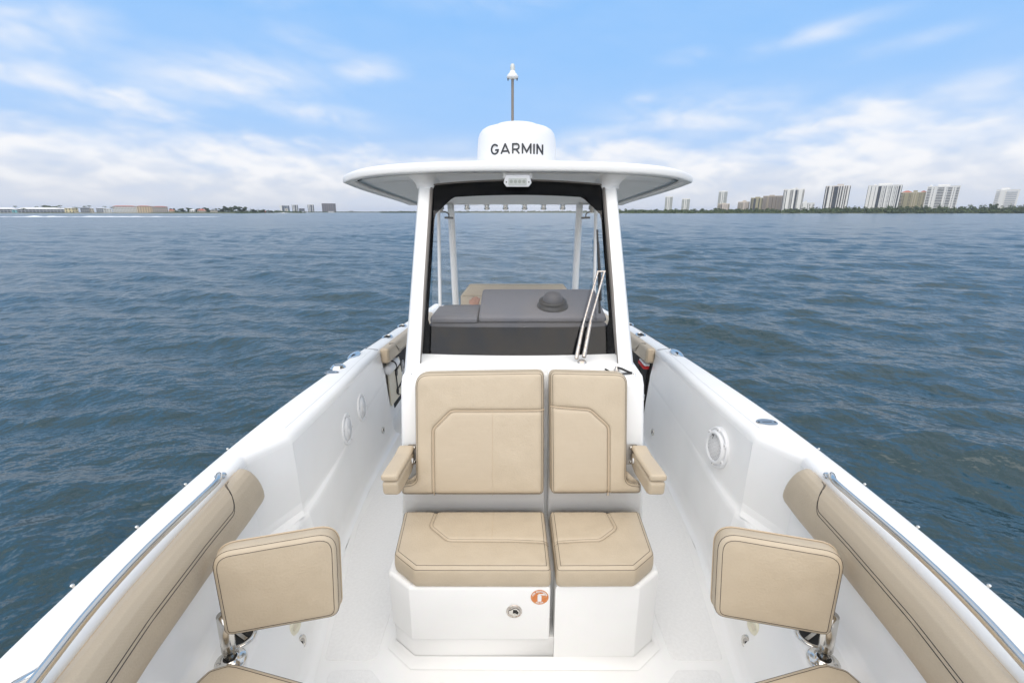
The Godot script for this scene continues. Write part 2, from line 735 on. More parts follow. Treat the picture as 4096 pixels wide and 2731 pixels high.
func hull() -> void:
	var rows := []
	for d in stations(-1.55, 7.2, 0.15):
		var hb := half_at(d)
		var y := sheer(d)
		var flare := 0.16 + 0.22 * smoothstep(2.5, -1.0, d)
		var row := PackedVector3Array()
		for p in [[0.06, -1.0], [hb * 0.75 - flare * 0.3, -0.75], [hb - flare, -0.5], [hb - flare * 0.35, 0.2], [hb - 0.012, y - 0.13]]:
			row.append(V(maxf(p[0], 0.01), p[1], d))
		var full := PackedVector3Array()
		for k in row.size():
			full.append(Vector3(-row[k].x, row[k].y, row[k].z))
		full.reverse()
		full.append_array(row)
		rows.append(full)
	var st := begin()
	loft(st, rows)
	put("hull", done(st), M.gelcoat, boat)
	# the transom closes the stern
	var p := PackedVector2Array([Vector2(-1.31, sheer(7.2) - 0.02), Vector2(1.31, sheer(7.2) - 0.02), Vector2(1.17, -0.5), Vector2(0.9, -0.75), Vector2(-0.9, -0.75), Vector2(-1.17, -0.5)])
	put("transom", plate(p, -0.05, 0.05, 0.01, Transform3D(Basis(Vector3(1, 0, 0), Vector3(0, 0, 1), Vector3(0, 1, 0)), V(0, 0, 7.15))), M.gelcoat, boat)


func floor_deck() -> void:
	var rows := []
	for d in stations(-1.0, 7.15, 0.25, [1.5, 2.0, 1.65]):
		var f := table(foot, d) - 0.055
		var row := PackedVector3Array()
		for k in 9:
			row.append(V(lerpf(-f, f, k / 8.0), floor_y(d), d))
		rows.append(row)
	var st := begin()
	loft(st, rows)
	var deck := put("deck", done(st), M.gelcoat_satin, boat)
	# moulded non-skid fields, a few millimetres proud, with smooth gutters between them
	var fields := [
		[Vector2(-0.845, 1.50), Vector2(-0.66, 1.50), Vector2(-0.56, 1.405), Vector2(0.56, 1.405), Vector2(0.66, 1.50), Vector2(0.845, 1.50), Vector2(0.80, 1.33), Vector2(-0.80, 1.33)],
		[Vector2(-0.88, 1.545), Vector2(-0.655, 1.545), Vector2(-0.655, 3.0), Vector2(-1.05, 3.0), Vector2(-1.05, 2.5), Vector2(-0.95, 1.95)],
		[Vector2(0.88, 1.545), Vector2(0.655, 1.545), Vector2(0.655, 3.0), Vector2(1.05, 3.0), Vector2(1.05, 2.5), Vector2(0.95, 1.95)],
		[Vector2(-0.655, 3.04), Vector2(-1.05, 3.04), Vector2(-1.05, 6.8), Vector2(-0.655, 6.8)],
		[Vector2(0.655, 3.04), Vector2(1.05, 3.04), Vector2(1.05, 6.8), Vector2(0.655, 6.8)]]
	for f in fields:
		var poly := rounded(PackedVector2Array(f), 0.03, 3)
		var st2 := begin()
		prism(st2, poly, -0.02, 0.0022, 0.0018, flat_at(Vector3.ZERO), 0.0, 2)
		var mesh := done(st2)
		put("nonskid_field", slope_mesh(mesh), M.nonskid, deck)
	# the hatch in the foredeck floor, its edge just in the frame
	var hp := rounded(PackedVector2Array([Vector2(-0.50, 0.55), Vector2(0.50, 0.55), Vector2(0.50, 1.305), Vector2(-0.50, 1.305)]), 0.05, 6)
	var rim := begin()
	var ring := PackedVector3Array()
	for v in hp:
		ring.append(V(v.x, 0.0025, v.y))
	tube(rim, ring, 0.0022, 6, true)
	var hatch := put("deck_hatch", plate(inset(ccw(hp), 0.004), -0.01, 0.005, 0.004, flat_at(Vector3.ZERO)), M.nonskid, deck)
	put("hatch_seal", done(rim), M.groove, hatch)


func slope_mesh(mesh: ArrayMesh) -> ArrayMesh:      # lay a level mesh on the deck, which falls away aft
	var mdt := MeshDataTool.new()
	mdt.create_from_surface(mesh, 0)
	for i in mdt.get_vertex_count():
		var v := mdt.get_vertex(i)
		v.y += floor_y(-v.z)
		mdt.set_vertex(i, v)
	var out := ArrayMesh.new()
	mdt.commit_to_surface(out)
	return out


func side(s: int) -> void:
	# the cap of the gunwale
	var rows := []
	for d in stations(-1.2, 7.2, 0.1, [1.79, 1.81, 2.02, 2.035]):
		var o := half_at(d) if d > -1.1 else half_at(d)
		var i := minf(inner_at(d), o - 0.05)
		var y := sheer(d)
		var row := PackedVector3Array()
		for p in [[o - 0.012, y - 0.135], [o + 0.006, y - 0.12], [o + 0.012, y - 0.10], [o, y - 0.075], [o - 0.004, y - 0.05], [o - 0.012, y - 0.022], [o - 0.028, y - 0.006], [o - 0.05, y], [lerpf(o, i, 0.4), y + 0.002], [i + 0.05, y], [i + 0.026, y - 0.004], [i + 0.01, y - 0.014], [i + 0.002, y - 0.03], [i, y - 0.05]]:
			row.append(V(s * p[0], p[1], d))
		rows.append(row)
	var st := begin()
	loft(st, rows)
	var cap := put("gunwale", done(st), M.gelcoat_satin, boat)
	cap.set_meta("label", "white gunwale on the left of the photo" if s < 0 else "white gunwale on the right of the photo")
	# fine joint along the cap, where the smooth edge meets the textured top
	var pts := PackedVector3Array()
	for d in stations(2.1, 3.86, 0.1):
		pts.append(V(s * (inner_at(d) + 0.062), sheer(d) + 0.0006, d))
	st = begin()
	tube(st, pts, 0.0007, 5)
	put("joint_line", done(st), M.groove, cap)
	pts = PackedVector3Array()
	for p in [[3.885, inner_at(3.9) + 0.004], [3.93, 1.375], [5.6, 1.345], [7.0, 1.31]]:
		pts.append(V(s * p[1], sheer(p[0]) + 0.0016, p[0]))
	st = begin()
	tube(st, pts, 0.0024, 5)
	put("lid_gap", done(st), M.hole, cap)
	# stainless rub rail and the small knobs along it
	pts = PackedVector3Array()
	for d in stations(-1.1, 7.2, 0.15):
		pts.append(V(s * (half_at(d) + 0.012), sheer(d) - 0.10, d))
	st = begin()
	tube(st, pts, 0.011, 8)
	put("rub_rail", done(st), M.stainless, cap)
	for d in [0.72, 1.03, 1.30, 1.58, 1.90]:
		st = begin()
		lathe(st, [[0.0, 0.0], [0.004, 0.0], [0.004, 0.006], [0.006, 0.007], [0.006, 0.011], [0.003, 0.014], [0.0, 0.014]], 12, Transform3D(Basis(Vector3(0, 0, 1), s * -0.75), V(s * (half_at(d) - 0.008), sheer(d) - 0.026, d)))
		put("cover_stud", done(st), M.stainless, cap)
	# rod holders, cleats and fillers let into the cap
	var right := s > 0
	for p in ([[5.09, 1.322], [4.45, 1.318]] if not right else [[5.19, 1.325], [4.56, 1.285]]):
		rod_holder(cap, V(s * p[1], sheer(p[0]) + 0.002, p[0]), 0.048, s)
	cleat(cap, V(s * (1.385 if not right else 1.362), sheer(3.68) + 0.002, 3.66 if not right else 3.72))
	if not right:
		var f := put("fuel_filler", spun([[0.0, 0.022], [0.034, 0.022], [0.044, 0.017], [0.046, 0.008], [0.056, 0.005], [0.058, 0.0]], 28, Transform3D(Basis(), V(s * 1.378, sheer(3.276) + 0.001, 3.276))), M.stainless, cap)
		put("filler_slot", plate(box2(0.05, 0.008), 0.022, 0.0228, 0.0, Transform3D(Basis(), V(s * 1.378, sheer(3.276) + 0.001, 3.276))), M.hole, f)
		deck_plate(cap, V(s * 1.368, sheer(3.13) + 0.001, 3.13), 0.052, 0.034)
	else:  # dark block stands in for the shade inside the balcony
		deck_plate(cap, V(s * 1.282, sheer(2.17) + 0.001, 2.172), 0.054, 0.04)
	liner(s)
	bow_bench(s)
	grab_rail(s)


func rod_holder(parent: Node, at: Vector3, r: float, s: int) -> void:
	var b := Basis(Vector3(1, 0, 0), 0.0714).scaled(Vector3(1, 1, 1))
	var xf := Transform3D(b * Basis().scaled(Vector3(0.85, 1, 1.2)), at)
	var o := put("rod_holder", spun([[r * 1.28, 0.0], [r * 1.26, 0.006], [r * 1.1, 0.010], [r * 0.92, 0.008], [r * 0.84, 0.0], [r * 0.82, -0.002]], 28, xf), M.stainless, parent)
	put("rod_tube", spun([[r * 0.83, 0.004], [r * 0.80, 0.0025], [r * 0.0, 0.0022]], 24, xf), M.hole, o)


func cleat(parent: Node, at: Vector3) -> void:
	var xf := Transform3D(Basis(Vector3(1, 0, 0), 0.0714) * Basis().scaled(Vector3(0.72, 1, 1.75)), at)
	var o := put("pop_up_cleat", spun([[0.062, 0.0], [0.060, 0.006], [0.046, 0.010], [0.0, 0.011]], 30, xf), M.stainless, parent)
	put("cleat_recess", plate(PackedVector2Array([Vector2(-0.012, -0.035), Vector2(0.014, 0.0), Vector2(-0.012, 0.05)]), 0.011, 0.0118, 0.0, Transform3D(Basis(), at)), M.hole, o)


func deck_plate(parent: Node, at: Vector3, rx: float, rz: float) -> void:
	var o := put("deck_plate", plate(oval(rx, rz), 0.0, 0.005, 0.003, Transform3D(Basis(), at)), M.stainless_dull, parent)
	put("key_slot", plate(box2(rx * 0.9, 0.005), 0.005, 0.0056, 0.0, Transform3D(Basis(), at)), M.hole, o)
	for e in [-1, 1]:
		put("screw", plate(circle(0.005, 10), 0.005, 0.0062, 0.0, Transform3D(Basis(), at + Vector3(e * rx * 0.78, 0, 0))), M.hole, o)


func liner(s: int) -> void:
	var rows := []
	for d in stations(2.03, 3.92, 0.09, [2.75]):
		var i := inner_at(d)
		var f := table(foot, d)
		var y0 := floor_y(d)
		var top := sheer(d) - 0.05
		var k := clampf((2.80 - d) / 0.77, 0.0, 1.0)
		var mid := lerpf(lerpf(f, i, 0.55), 1.137, k)
		var shelf := 0.022 * k
		var row := PackedVector3Array()
		for p in [[i, top], [i - 0.001, top - 0.02], [mid + 0.001, 0.45], [mid, 0.42], [mid - shelf * 0.3, 0.412], [mid - shelf, 0.408], [mid - shelf - 0.008 * k - 0.001, 0.398], [mid - shelf - 0.012 * k - 0.003, 0.375], [f + 0.006, y0 + 0.09], [f, y0 + 0.055], [f - 0.012, y0 + 0.02], [f - 0.03, y0 + 0.005], [f - 0.056, y0 - 0.001]]:
			row.append(V(s * p[0], p[1], d))
		rows.append(row)
	var st := begin()
	loft(st, rows)
	# the return at its after end, and the recessed wall behind the racks
	flat(st)
	var e: PackedVector3Array = rows[-1]
	for k in e.size() - 1:
		quad(st, e[k], e[k + 1], Vector3(s * 1.31, e[k + 1].y, e[k].z), Vector3(s * 1.31, e[k].y, e[k].z))
	quad(st, V(s * 1.30, 0.69, 3.92), V(s * 1.28, 0.45, 7.1), V(s * 1.25, floor_y(7.1), 7.1), V(s * 1.27, floor_y(3.92), 3.92))
	quad(st, V(s * 1.27, floor_y(3.92) + 0.001, 3.92), V(s * 1.25, floor_y(7.1) + 0.001, 7.1), V(s * 1.08, floor_y(7.1) + 0.001, 7.1), V(s * 1.08, floor_y(3.92) + 0.001, 3.92))
	var wall := put("cockpit_liner", done(st), M.gelcoat, boat)
	wall.set_meta("label", "glossy white inner side wall on the left of the photo" if s < 0 else "glossy white inner side wall on the right of the photo")
	if s < 0:
		for d in [2.79, 3.165]:
			access_plate(wall, s, d, 0.485 if d > 3.0 else 0.495)
	else:
		speaker(wall, V(1.150, 0.60, 2.35))
	drain(wall, V(s * (table(foot, 3.6) + 0.008), 0.075 if s < 0 else 0.055, 3.6), Vector3(-s, 0.1, 0), 0.03)


func on_wall(at: Vector3, out: Vector3) -> Transform3D:      # outline x runs along the boat, y up the wall
	var y := out.normalized()
	var x := Vector3(0, 0, 1)
	x = (x - y * x.dot(y)).normalized()
	return Transform3D(Basis(x, y, x.cross(y)), at)


func access_plate(parent: Node, s: int, d: float, y: float) -> void:
	var xf := on_wall(V(s * (lerpf(table(foot, d), inner_at(d), 0.62) - 0.001), y, d), Vector3(-s, 0.07, -0.08 * s * s))
	var o := put("access_plate", spun([[0.105, -0.006], [0.105, 0.004], [0.101, 0.008], [0.083, 0.009], [0.081, 0.005], [0.078, 0.005], [0.077, 0.0085], [0.0, 0.0085]], 40, xf), M.white_plastic, parent)
	for k in 6:
		var a := TAU * k / 6.0 + 0.3
		put("screw", plate(circle(0.0048, 8), 0.006, 0.0096, 0.0, xf * Transform3D(Basis(), Vector3(cos(a) * 0.092, 0, sin(a) * 0.092))), M.stainless_dull, o)
	for e in [-1, 1]:
		put("finger_well", plate(oval(0.012, 0.018), 0.0085, 0.0105, 0.001, xf * Transform3D(Basis(), Vector3(e * 0.012, 0, e * 0.03))), M.white_plastic, o)


func speaker(parent: Node, at: Vector3) -> void:
	var xf := on_wall(at, Vector3(-1, 0.06, 0.05))
	var o := put("speaker", spun([[0.118, -0.03], [0.118, 0.022], [0.115, 0.030], [0.106, 0.032], [0.104, 0.026], [0.096, 0.026], [0.094, 0.040], [0.088, 0.046], [0.078, 0.046], [0.076, 0.036], [0.0, 0.034]], 48, xf), M.white_plastic, parent)
	put("speaker_mesh", spun([[0.0765, 0.0375], [0.0, 0.036]], 40, xf), M.hole, o)
	for k in 13:                                            # the bars of the grille, slanting
		var c := (k - 6) * 0.0118
		var half := sqrt(maxf(0.077 * 0.077 - c * c, 0.0001))
		var st := begin()
		prism(st, box2(half * 2.0, 0.0062), 0.0360, 0.0392, 0.0006, xf * Transform3D(Basis(Vector3(0, 1, 0), -0.62), Vector3.ZERO) * Transform3D(Basis(), Vector3(0, 0, c)))
		put("grille_bar", done(st), M.white_plastic, o)
	for k in 6:
		var a := TAU * k / 6.0 + 0.5
		var t := xf * Transform3D(Basis(), Vector3(cos(a) * 0.103, 0, sin(a) * 0.103))
		var lug := put("screw_lug", plate(circle(0.0135, 14), 0.02, 0.036, 0.003, t), M.white_plastic, o)
		put("screw", plate(circle(0.005, 8), 0.036, 0.0366, 0.0, t), M.stainless_dull, lug)
	put("emblem", plate(PackedVector2Array([Vector2(-0.012, -0.008), Vector2(0.002, -0.002), Vector2(0.004, 0.016), Vector2(0.009, -0.012)]), 0.0392, 0.0408, 0.0, xf * Transform3D(Basis(), Vector3(-0.036, 0, -0.052))), M.dark_print, o)


func drain(parent: Node, at: Vector3, out: Vector3, r: float) -> void:
	var xf := on_wall(at, out)
	var o := put("courtesy_light", spun([[r, 0.0], [r, 0.003], [r * 0.9, 0.006], [r * 0.62, 0.007], [r * 0.6, 0.004]], 26, xf), M.stainless, parent)
	put("lens", spun([[r * 0.62, 0.0045], [0.0, 0.0045]], 20, xf), M.stainless_dull, o)
	put("slot", plate(PackedVector2Array([Vector2(-r * 0.35, 0), Vector2(0, -r * 0.45), Vector2(r * 0.35, 0), Vector2(0, r * 0.45)]), 0.0045, 0.0056, 0.0, xf), M.hole, o)


func bow_bench(s: int) -> void:
	var st := begin()
	# the wall behind the bolster, the slanting end of the recess
	var rows := []
	for d in stations(-1.0, 1.80, 0.1):
		var i := inner_at(d)
		rows.append(PackedVector3Array([V(s * i, sheer(d) - 0.05, d), V(s * (i - 0.004), 0.46, d), V(s * (i - 0.012), 0.425, d), V(s * (i - 0.045), 0.41, d)]))
	loft(st, rows)
	var e: PackedVector3Array = rows[-1]
	flat(st)
	var c := [V(s * 1.14, sheer(2.03) - 0.05, 2.03), V(s * 1.137, 0.46, 2.03), V(s * 1.13, 0.425, 2.02), V(s * 1.11, 0.41, 1.99)]
	for k in 3:
		quad(st, e[k], c[k], c[k + 1], e[k + 1])
	st.set_smooth_group(0)
	# seat top and front
	rows = []
	for d in stations(-0.9, 1.97, 0.1, [1.06, 1.13, 1.21, 1.33, 1.85]):
		var i := inner_at(d) - 0.044
		if d > 1.80:
			i = lerpf(inner_at(1.80) - 0.044, 1.112, (d - 1.80) / 0.19)
		var b := minf(table(bench, d), i - 0.002)
		var f := minf(table(foot, d), b)
		if d < 1.13:
			f = b - 0.01
		var y0 := floor_y(d)
		rows.append(PackedVector3Array([V(s * i, 0.41, d), V(s * (b + 0.03), 0.41, d), V(s * (b + 0.012), 0.407, d), V(s * (b + 0.002), 0.397, d), V(s * (b - 0.003), 0.38, d), V(s * (f + 0.006), y0 + 0.09, d), V(s * f, y0 + 0.055, d), V(s * (f - 0.012), y0 + 0.02, d), V(s * (f - 0.03), y0 + 0.005, d), V(s * (f - 0.056), y0 - 0.001, d)]))
	# run on into the liner
	loft(st, rows)
	var k0 := rows.size() - 1
	var last: PackedVector3Array = rows[k0]
	var f2 := table(foot, 2.03)
	var join := PackedVector3Array([V(s * 1.137, 0.42, 2.03), V(s * 1.13, 0.412, 2.03), V(s * 1.115, 0.408, 2.03), V(s * 1.106, 0.398, 2.03), V(s * 1.10, 0.375, 2.03), V(s * (f2 + 0.006), floor_y(2.03) + 0.09, 2.03), V(s * f2, floor_y(2.03) + 0.055, 2.03), V(s * (f2 - 0.012), floor_y(2.03) + 0.02, 2.03), V(s * (f2 - 0.03), floor_y(2.03) + 0.005, 2.03), V(s * (f2 - 0.056), floor_y(2.03) - 0.001, 2.03)])
	loft(st, [last, join])
	var o := put("bow_bench", done(st), M.gelcoat, boat)
	o.set_meta("label", "moulded white bow bench on the left of the photo" if s < 0 else "moulded white bow bench on the right of the photo")
	# cup holder, light, finger pull and plug
	var cup := put("cup_holder", spun([[0.054, 0.0], [0.053, 0.004], [0.047, 0.007], [0.041, 0.005], [0.0395, 0.0]], 32, Transform3D(Basis(), V(s * 1.045, 0.411, 1.305))), M.stainless, o)
	put("cup_well", spun([[0.0405, 0.0035], [0.038, 0.0018], [0.0, 0.0015]], 28, Transform3D(Basis(), V(s * 1.045, 0.411, 1.305))), M.hole, cup)
	put("cup_strap", plate(box2(0.074, 0.012), 0.004, 0.0052, 0.0, Transform3D(Basis(Vector3(0, 1, 0), 0.5 * s), V(s * 1.045, 0.411, 1.305))), M.stainless, cup)
	drain(o, V(s * (lerpf(table(foot, 1.54), table(bench, 1.54), 0.2)), 0.10, 1.54), Vector3(-s, 0.12, 0.2), 0.034)
	var bxf := on_wall(V(s * (lerpf(table(foot, 1.52), table(bench, 1.52), 0.45) - 0.004), 0.20, 1.535), Vector3(-s, 0.12, 0.2))
	var pull := put("finger_pull", spun([[0.034, -0.004], [0.034, 0.006], [0.03, 0.010], [0.018, 0.010], [0.016, 0.004], [0.0, 0.003]], 26, bxf), M.cream_plastic, o)
	put("pull_slot", plate(oval(0.010, 0.014, 16), 0.0035, 0.0048, 0.0, bxf), M.cream_board, pull)
	var pxf := on_wall(V(s * (lerpf(table(foot, 1.36), table(bench, 1.36), 0.15) - 0.002), 0.075, 1.36), Vector3(-s, 0.12, 0.2))
	put("plug", spun([[0.014, -0.002], [0.014, 0.003], [0.011, 0.005], [0.0, 0.005]], 18, pxf), M.white_plastic, o)


func grab_rail(s: int) -> void:
	var pts := PackedVector3Array()
	for p in [[1.615, 1.218, -0.004], [1.60, 1.212, 0.012], [1.565, 1.19, 0.035], [1.535, 1.168, 0.043], [1.49, 1.148, 0.045], [1.38, 1.135, 0.045], [1.12, 1.108, 0.045], [0.90, 1.068, 0.045], [0.70, 1.012, 0.045], [0.45, 0.94, 0.045], [0.1, 0.83, 0.045], [-0.3, 0.70, 0.045], [-0.5, 0.64, -0.004]]:
		pts.append(V(s * (p[1] + (0.009 if p[0] < 1.55 else 0.006)), sheer(p[0]) + p[2] - 0.004, p[0]))
	var st := begin()
	tube(st, smooth_path(pts, 5), 0.0115, 12)
	var o := put("grab_rail", done(st), M.stainless, boat)
	o.set_meta("label", "polished steel grab rail on the left of the photo" if s < 0 else "polished steel grab rail on the right of the photo")
	put("foot", spun([[0.022, 0.0], [0.021, 0.004], [0.014, 0.007], [0.0, 0.008]], 20, Transform3D(Basis(), V(s * 1.226, sheer(1.613) + 0.0, 1.613))), M.stainless, o)
	st = begin()
	tube(st, PackedVector3Array([V(s * 1.030, sheer(0.73) + 0.040, 0.735), V(s * 1.05, sheer(0.72) + 0.028, 0.725), V(s * 1.085, sheer(0.71) + 0.012, 0.715), V(s * 1.10, sheer(0.71) - 0.006, 0.71)]), 0.009, 10)
	put("stanchion", done(st), M.stainless, o)


func console() -> void:
	var root := Node3D.new()
	root.name = "console"
	boat.add_child(root)
	root.set_meta("label", "white centre console with a built-in forward seat")
	var level := flat_at(Vector3.ZERO)
	# seat box: plinth and swing-out locker on the left, fixed box on the right, a gap between
	put("plinth", plate(PackedVector2Array([Vector2(-0.475, 1.54), Vector2(0.128, 1.54), Vector2(0.128, 2.1), Vector2(-0.578, 2.1), Vector2(-0.578, 1.622)]), -0.03, 0.133, 0.002, level), M.gelcoat_satin, root)
	put("plinth", plate(rounded(PackedVector2Array([Vector2(0.129, 1.535), Vector2(0.48, 1.535), Vector2(0.583, 1.618), Vector2(0.583, 2.1), Vector2(0.129, 2.1)]), [0.004, 0.012, 0.012, 0.0, 0.0]), -0.03, 0.41, 0.016, level), M.gelcoat_satin, root)
	var door := put("locker_door", plate(rounded(PackedVector2Array([Vector2(0.108, 1.528), Vector2(0.108, 2.1), Vector2(-0.586, 2.1), Vector2(-0.586, 1.614), Vector2(-0.48, 1.528)]), [0.010, 0.0, 0.0, 0.012, 0.012]), 0.137, 0.41, 0.016, level, 0.004), M.gelcoat_satin, root)
	put("recess", plate(PackedVector2Array([Vector2(-0.4, 1.64), Vector2(0.4, 1.64), Vector2(0.4, 2.2), Vector2(-0.4, 2.2)]), 0.0, 0.39, 0.0, level), M.gelcoat_satin, root)
	# toe fillet where the box meets the deck
	var st := begin()
	var rows := []
	for q in [[0.0, 0.035], [0.012, 0.011], [0.036, 0.0015]]:
		var row := PackedVector3Array()
		for v in [Vector2(-0.580 - q[0], 2.6), Vector2(-0.580 - q[0], 1.621 - q[0] * 0.4), Vector2(-0.476 - q[0] * 0.4, 1.538 - q[0]), Vector2(0.48 + q[0] * 0.4, 1.534 - q[0]), Vector2(0.584 + q[0], 1.617 - q[0] * 0.4), Vector2(0.584 + q[0], 2.6)]:
			row.append(V(v.x, q[1] + floor_y(v.y), v.y))
		rows.append(row)
	loft(st, rows)
	put("toe_fillet", done(st), M.gelcoat_satin, root)
	# latch and sticker on the locker door
	var lx := Transform3D(Basis(Vector3(1, 0, 0), Vector3(0, 0, 1), Vector3(0, -1, 0)), V(-0.043, 0.289, 1.528))
	var latch := put("latch", spun([[0.033, 0.0], [0.033, 0.003], [0.030, 0.005], [0.0, 0.005]], 36, lx), M.worn_steel, door)
	var lever := PackedVector2Array()
	for k in 25:
		var a := deg_to_rad(-140.0 + 280.0 * k / 24.0)
		lever.append(Vector2(0.004 + cos(a) * 0.021, sin(a) * 0.021))
	lever.append_array([Vector2(-0.024, 0.009), Vector2(-0.024, -0.009)])
	put("latch_gap", plate(lever, 0.005, 0.0058, 0.0, lx), M.hole, latch)
	put("latch_lever", plate(inset(ccw(lever), 0.0016), 0.005, 0.0075, 0.001, lx), M.stainless, latch)
	put("latch_well", plate(PackedVector2Array([Vector2(-0.004, -0.014), Vector2(0.010, -0.013), Vector2(0.019, 0.0), Vector2(0.014, 0.010), Vector2(0.004, 0.003), Vector2(-0.006, 0.004)]), 0.0075, 0.0082, 0.0, lx), M.hole, latch)
	put("lock", plate(circle(0.006, 14, Vector2(-0.001, 0.013)), 0.0075, 0.0095, 0.001, lx), M.stainless, latch)
	sticker(door)
	# the upright part, in two halves with the gap between them; outline (d, y) drawn out along x
	var across := Transform3D(Basis(Vector3(0, 0, -1), Vector3(1, 0, 0), Vector3(0, 1, 0)), Vector3.ZERO)
	var prof := rounded(PackedVector2Array([Vector2(1.915, 0.38), Vector2(2.083, 1.085), Vector2(2.125, 1.128), Vector2(2.372, 1.142), Vector2(2.47, 1.10), Vector2(3.35, 1.10), Vector2(3.45, -0.1), Vector2(2.05, -0.1), Vector2(2.05, 0.38)]), [0.0, 0.03, 0.02, 0.0, 0.0, 0.05, 0.0, 0.0, 0.0], 5)
	put("seat_back_panel", plate(prof, -0.600, 0.108, 0.008, across, 0.022, 4), M.gelcoat_satin, root)
	put("seat_back_panel", plate(prof, 0.128, 0.600, 0.022, across, 0.008, 4), M.gelcoat_satin, root)
	put("gap_filler", plate(PackedVector2Array([Vector2(1.99, 0.3), Vector2(2.13, 1.05), Vector2(2.16, 1.115), Vector2(2.40, 1.118), Vector2(3.3, 1.05), Vector2(3.3, 0.0), Vector2(2.1, 0.0)]), 0.07, 0.16, 0.0, across), M.gelcoat_satin, root)
	put("sill", plate(rounded(PackedVector2Array([Vector2(-0.575, 2.135), Vector2(0.575, 2.135), Vector2(0.565, 2.36), Vector2(-0.565, 2.36)]), 0.01, 3), 1.10, 1.1465, 0.006, Transform3D(Basis(Vector3(1, 0, 0), Vector3(0, 1, -0.03), Vector3(0, 0.03, -1)), Vector3(0, -0.0645, 0))), M.gelcoat_satin, root)
	for s in [-1, 1]:
		put("corner_stud", spun([[0.010, 0.0], [0.010, 0.004], [0.006, 0.006], [0.006, 0.013], [0.0, 0.015]], 14, Transform3D(Basis(), V(s * 0.555, 1.118, 2.125))), M.stainless, root)
		armrest(s)
	# a short black cable on the sill by the wiper
	st = begin()
	tube(st, smooth_path(PackedVector3Array([V(0.385, 1.139, 2.29), V(0.40, 1.143, 2.22), V(0.43, 1.136, 2.15), V(0.46, 1.133, 2.12), V(0.50, 1.133, 2.118), V(0.54, 1.132, 2.125)])), 0.0042, 8)
	put("cable", done(st), M.rubber, root)
	put("cable_gland", spun([[0.013, 0.0], [0.013, 0.006], [0.008, 0.010], [0.008, 0.02], [0.0, 0.022]], 16, Transform3D(Basis(), V(0.475, 1.132, 2.165))), M.worn_steel, root)
	st = begin()
	tube(st, smooth_path(PackedVector3Array([V(0.475, 1.148, 2.165), V(0.495, 1.148, 2.15), V(0.52, 1.139, 2.135), V(0.545, 1.132, 2.128)])), 0.006, 8)
	put("cable", done(st), M.rubber, root)


func armrest(s: int) -> void:
	var arm := Node3D.new()
	arm.name = "armrest"
	boat.add_child(arm, true)
	arm.set_meta("label", "folding tan armrest on the left of the console seat" if s < 0 else "folding tan armrest on the right of the console seat")
	var lying := Transform3D(Basis(Vector3(-s * 0.094, 0, -1), Vector3(s, 0, 0), Vector3(0, 1, 0)), Vector3(s * 0.094 * 1.74, 0, 0))
	# side outline (d, y), drawn out along x
	var low := rounded(PackedVector2Array([Vector2(1.742, 0.763), Vector2(1.746, 0.700), Vector2(1.775, 0.686), Vector2(1.93, 0.690), Vector2(1.985, 0.715), Vector2(1.985, 0.785), Vector2(1.90, 0.770)]), 0.02, 4)
	var pad := rounded(PackedVector2Array([Vector2(1.740, 0.768), Vector2(1.740, 0.800), Vector2(1.79, 0.803), Vector2(1.92, 0.803), Vector2(1.985, 0.815), Vector2(1.995, 0.79), Vector2(1.90, 0.774)]), 0.012, 4)
	put("base", plate(low, 0.552, 0.624, 0.014, lying, 0.014, 4), M.vinyl, arm)
	put("pad", plate(pad, 0.549, 0.627, 0.014, lying, 0.014, 4), M.vinyl, arm)
	put("button", spun([[0.0, 0.004], [0.013, 0.004], [0.015, 0.0], [0.013, -0.002]], 20, Transform3D(Basis(Vector3(0, 0, 1), PI / 2.0 * s), V(s * 0.531, 0.752, 1.945)) * Transform3D(Basis().scaled(Vector3(1.0, 1, 0.7)), Vector3.ZERO)), M.white_plastic, arm)
	var hinge := put("hinge_plate", plate(rounded(box2(0.055, 0.10), 0.008), 0.0, 0.005, 0.001, Transform3D(Basis(Vector3(1, 0, 0), Vector3(0, 0.23, 0.97).normalized(), Vector3(0, -0.97, 0.23).normalized()), V(s * 0.535, 0.757, 1.998))), M.stainless_dull, arm)
	for k in [-1, 1]:
		put("bolt", spun([[0.009, 0.0], [0.009, 0.004], [0.006, 0.008], [0.0, 0.008]], 14, Transform3D(Basis(Vector3(1, 0, 0), PI / 2.0 - 0.23), V(s * 0.531, 0.757 + k * 0.034, 1.992 + k * 0.008))), M.stainless, hinge)


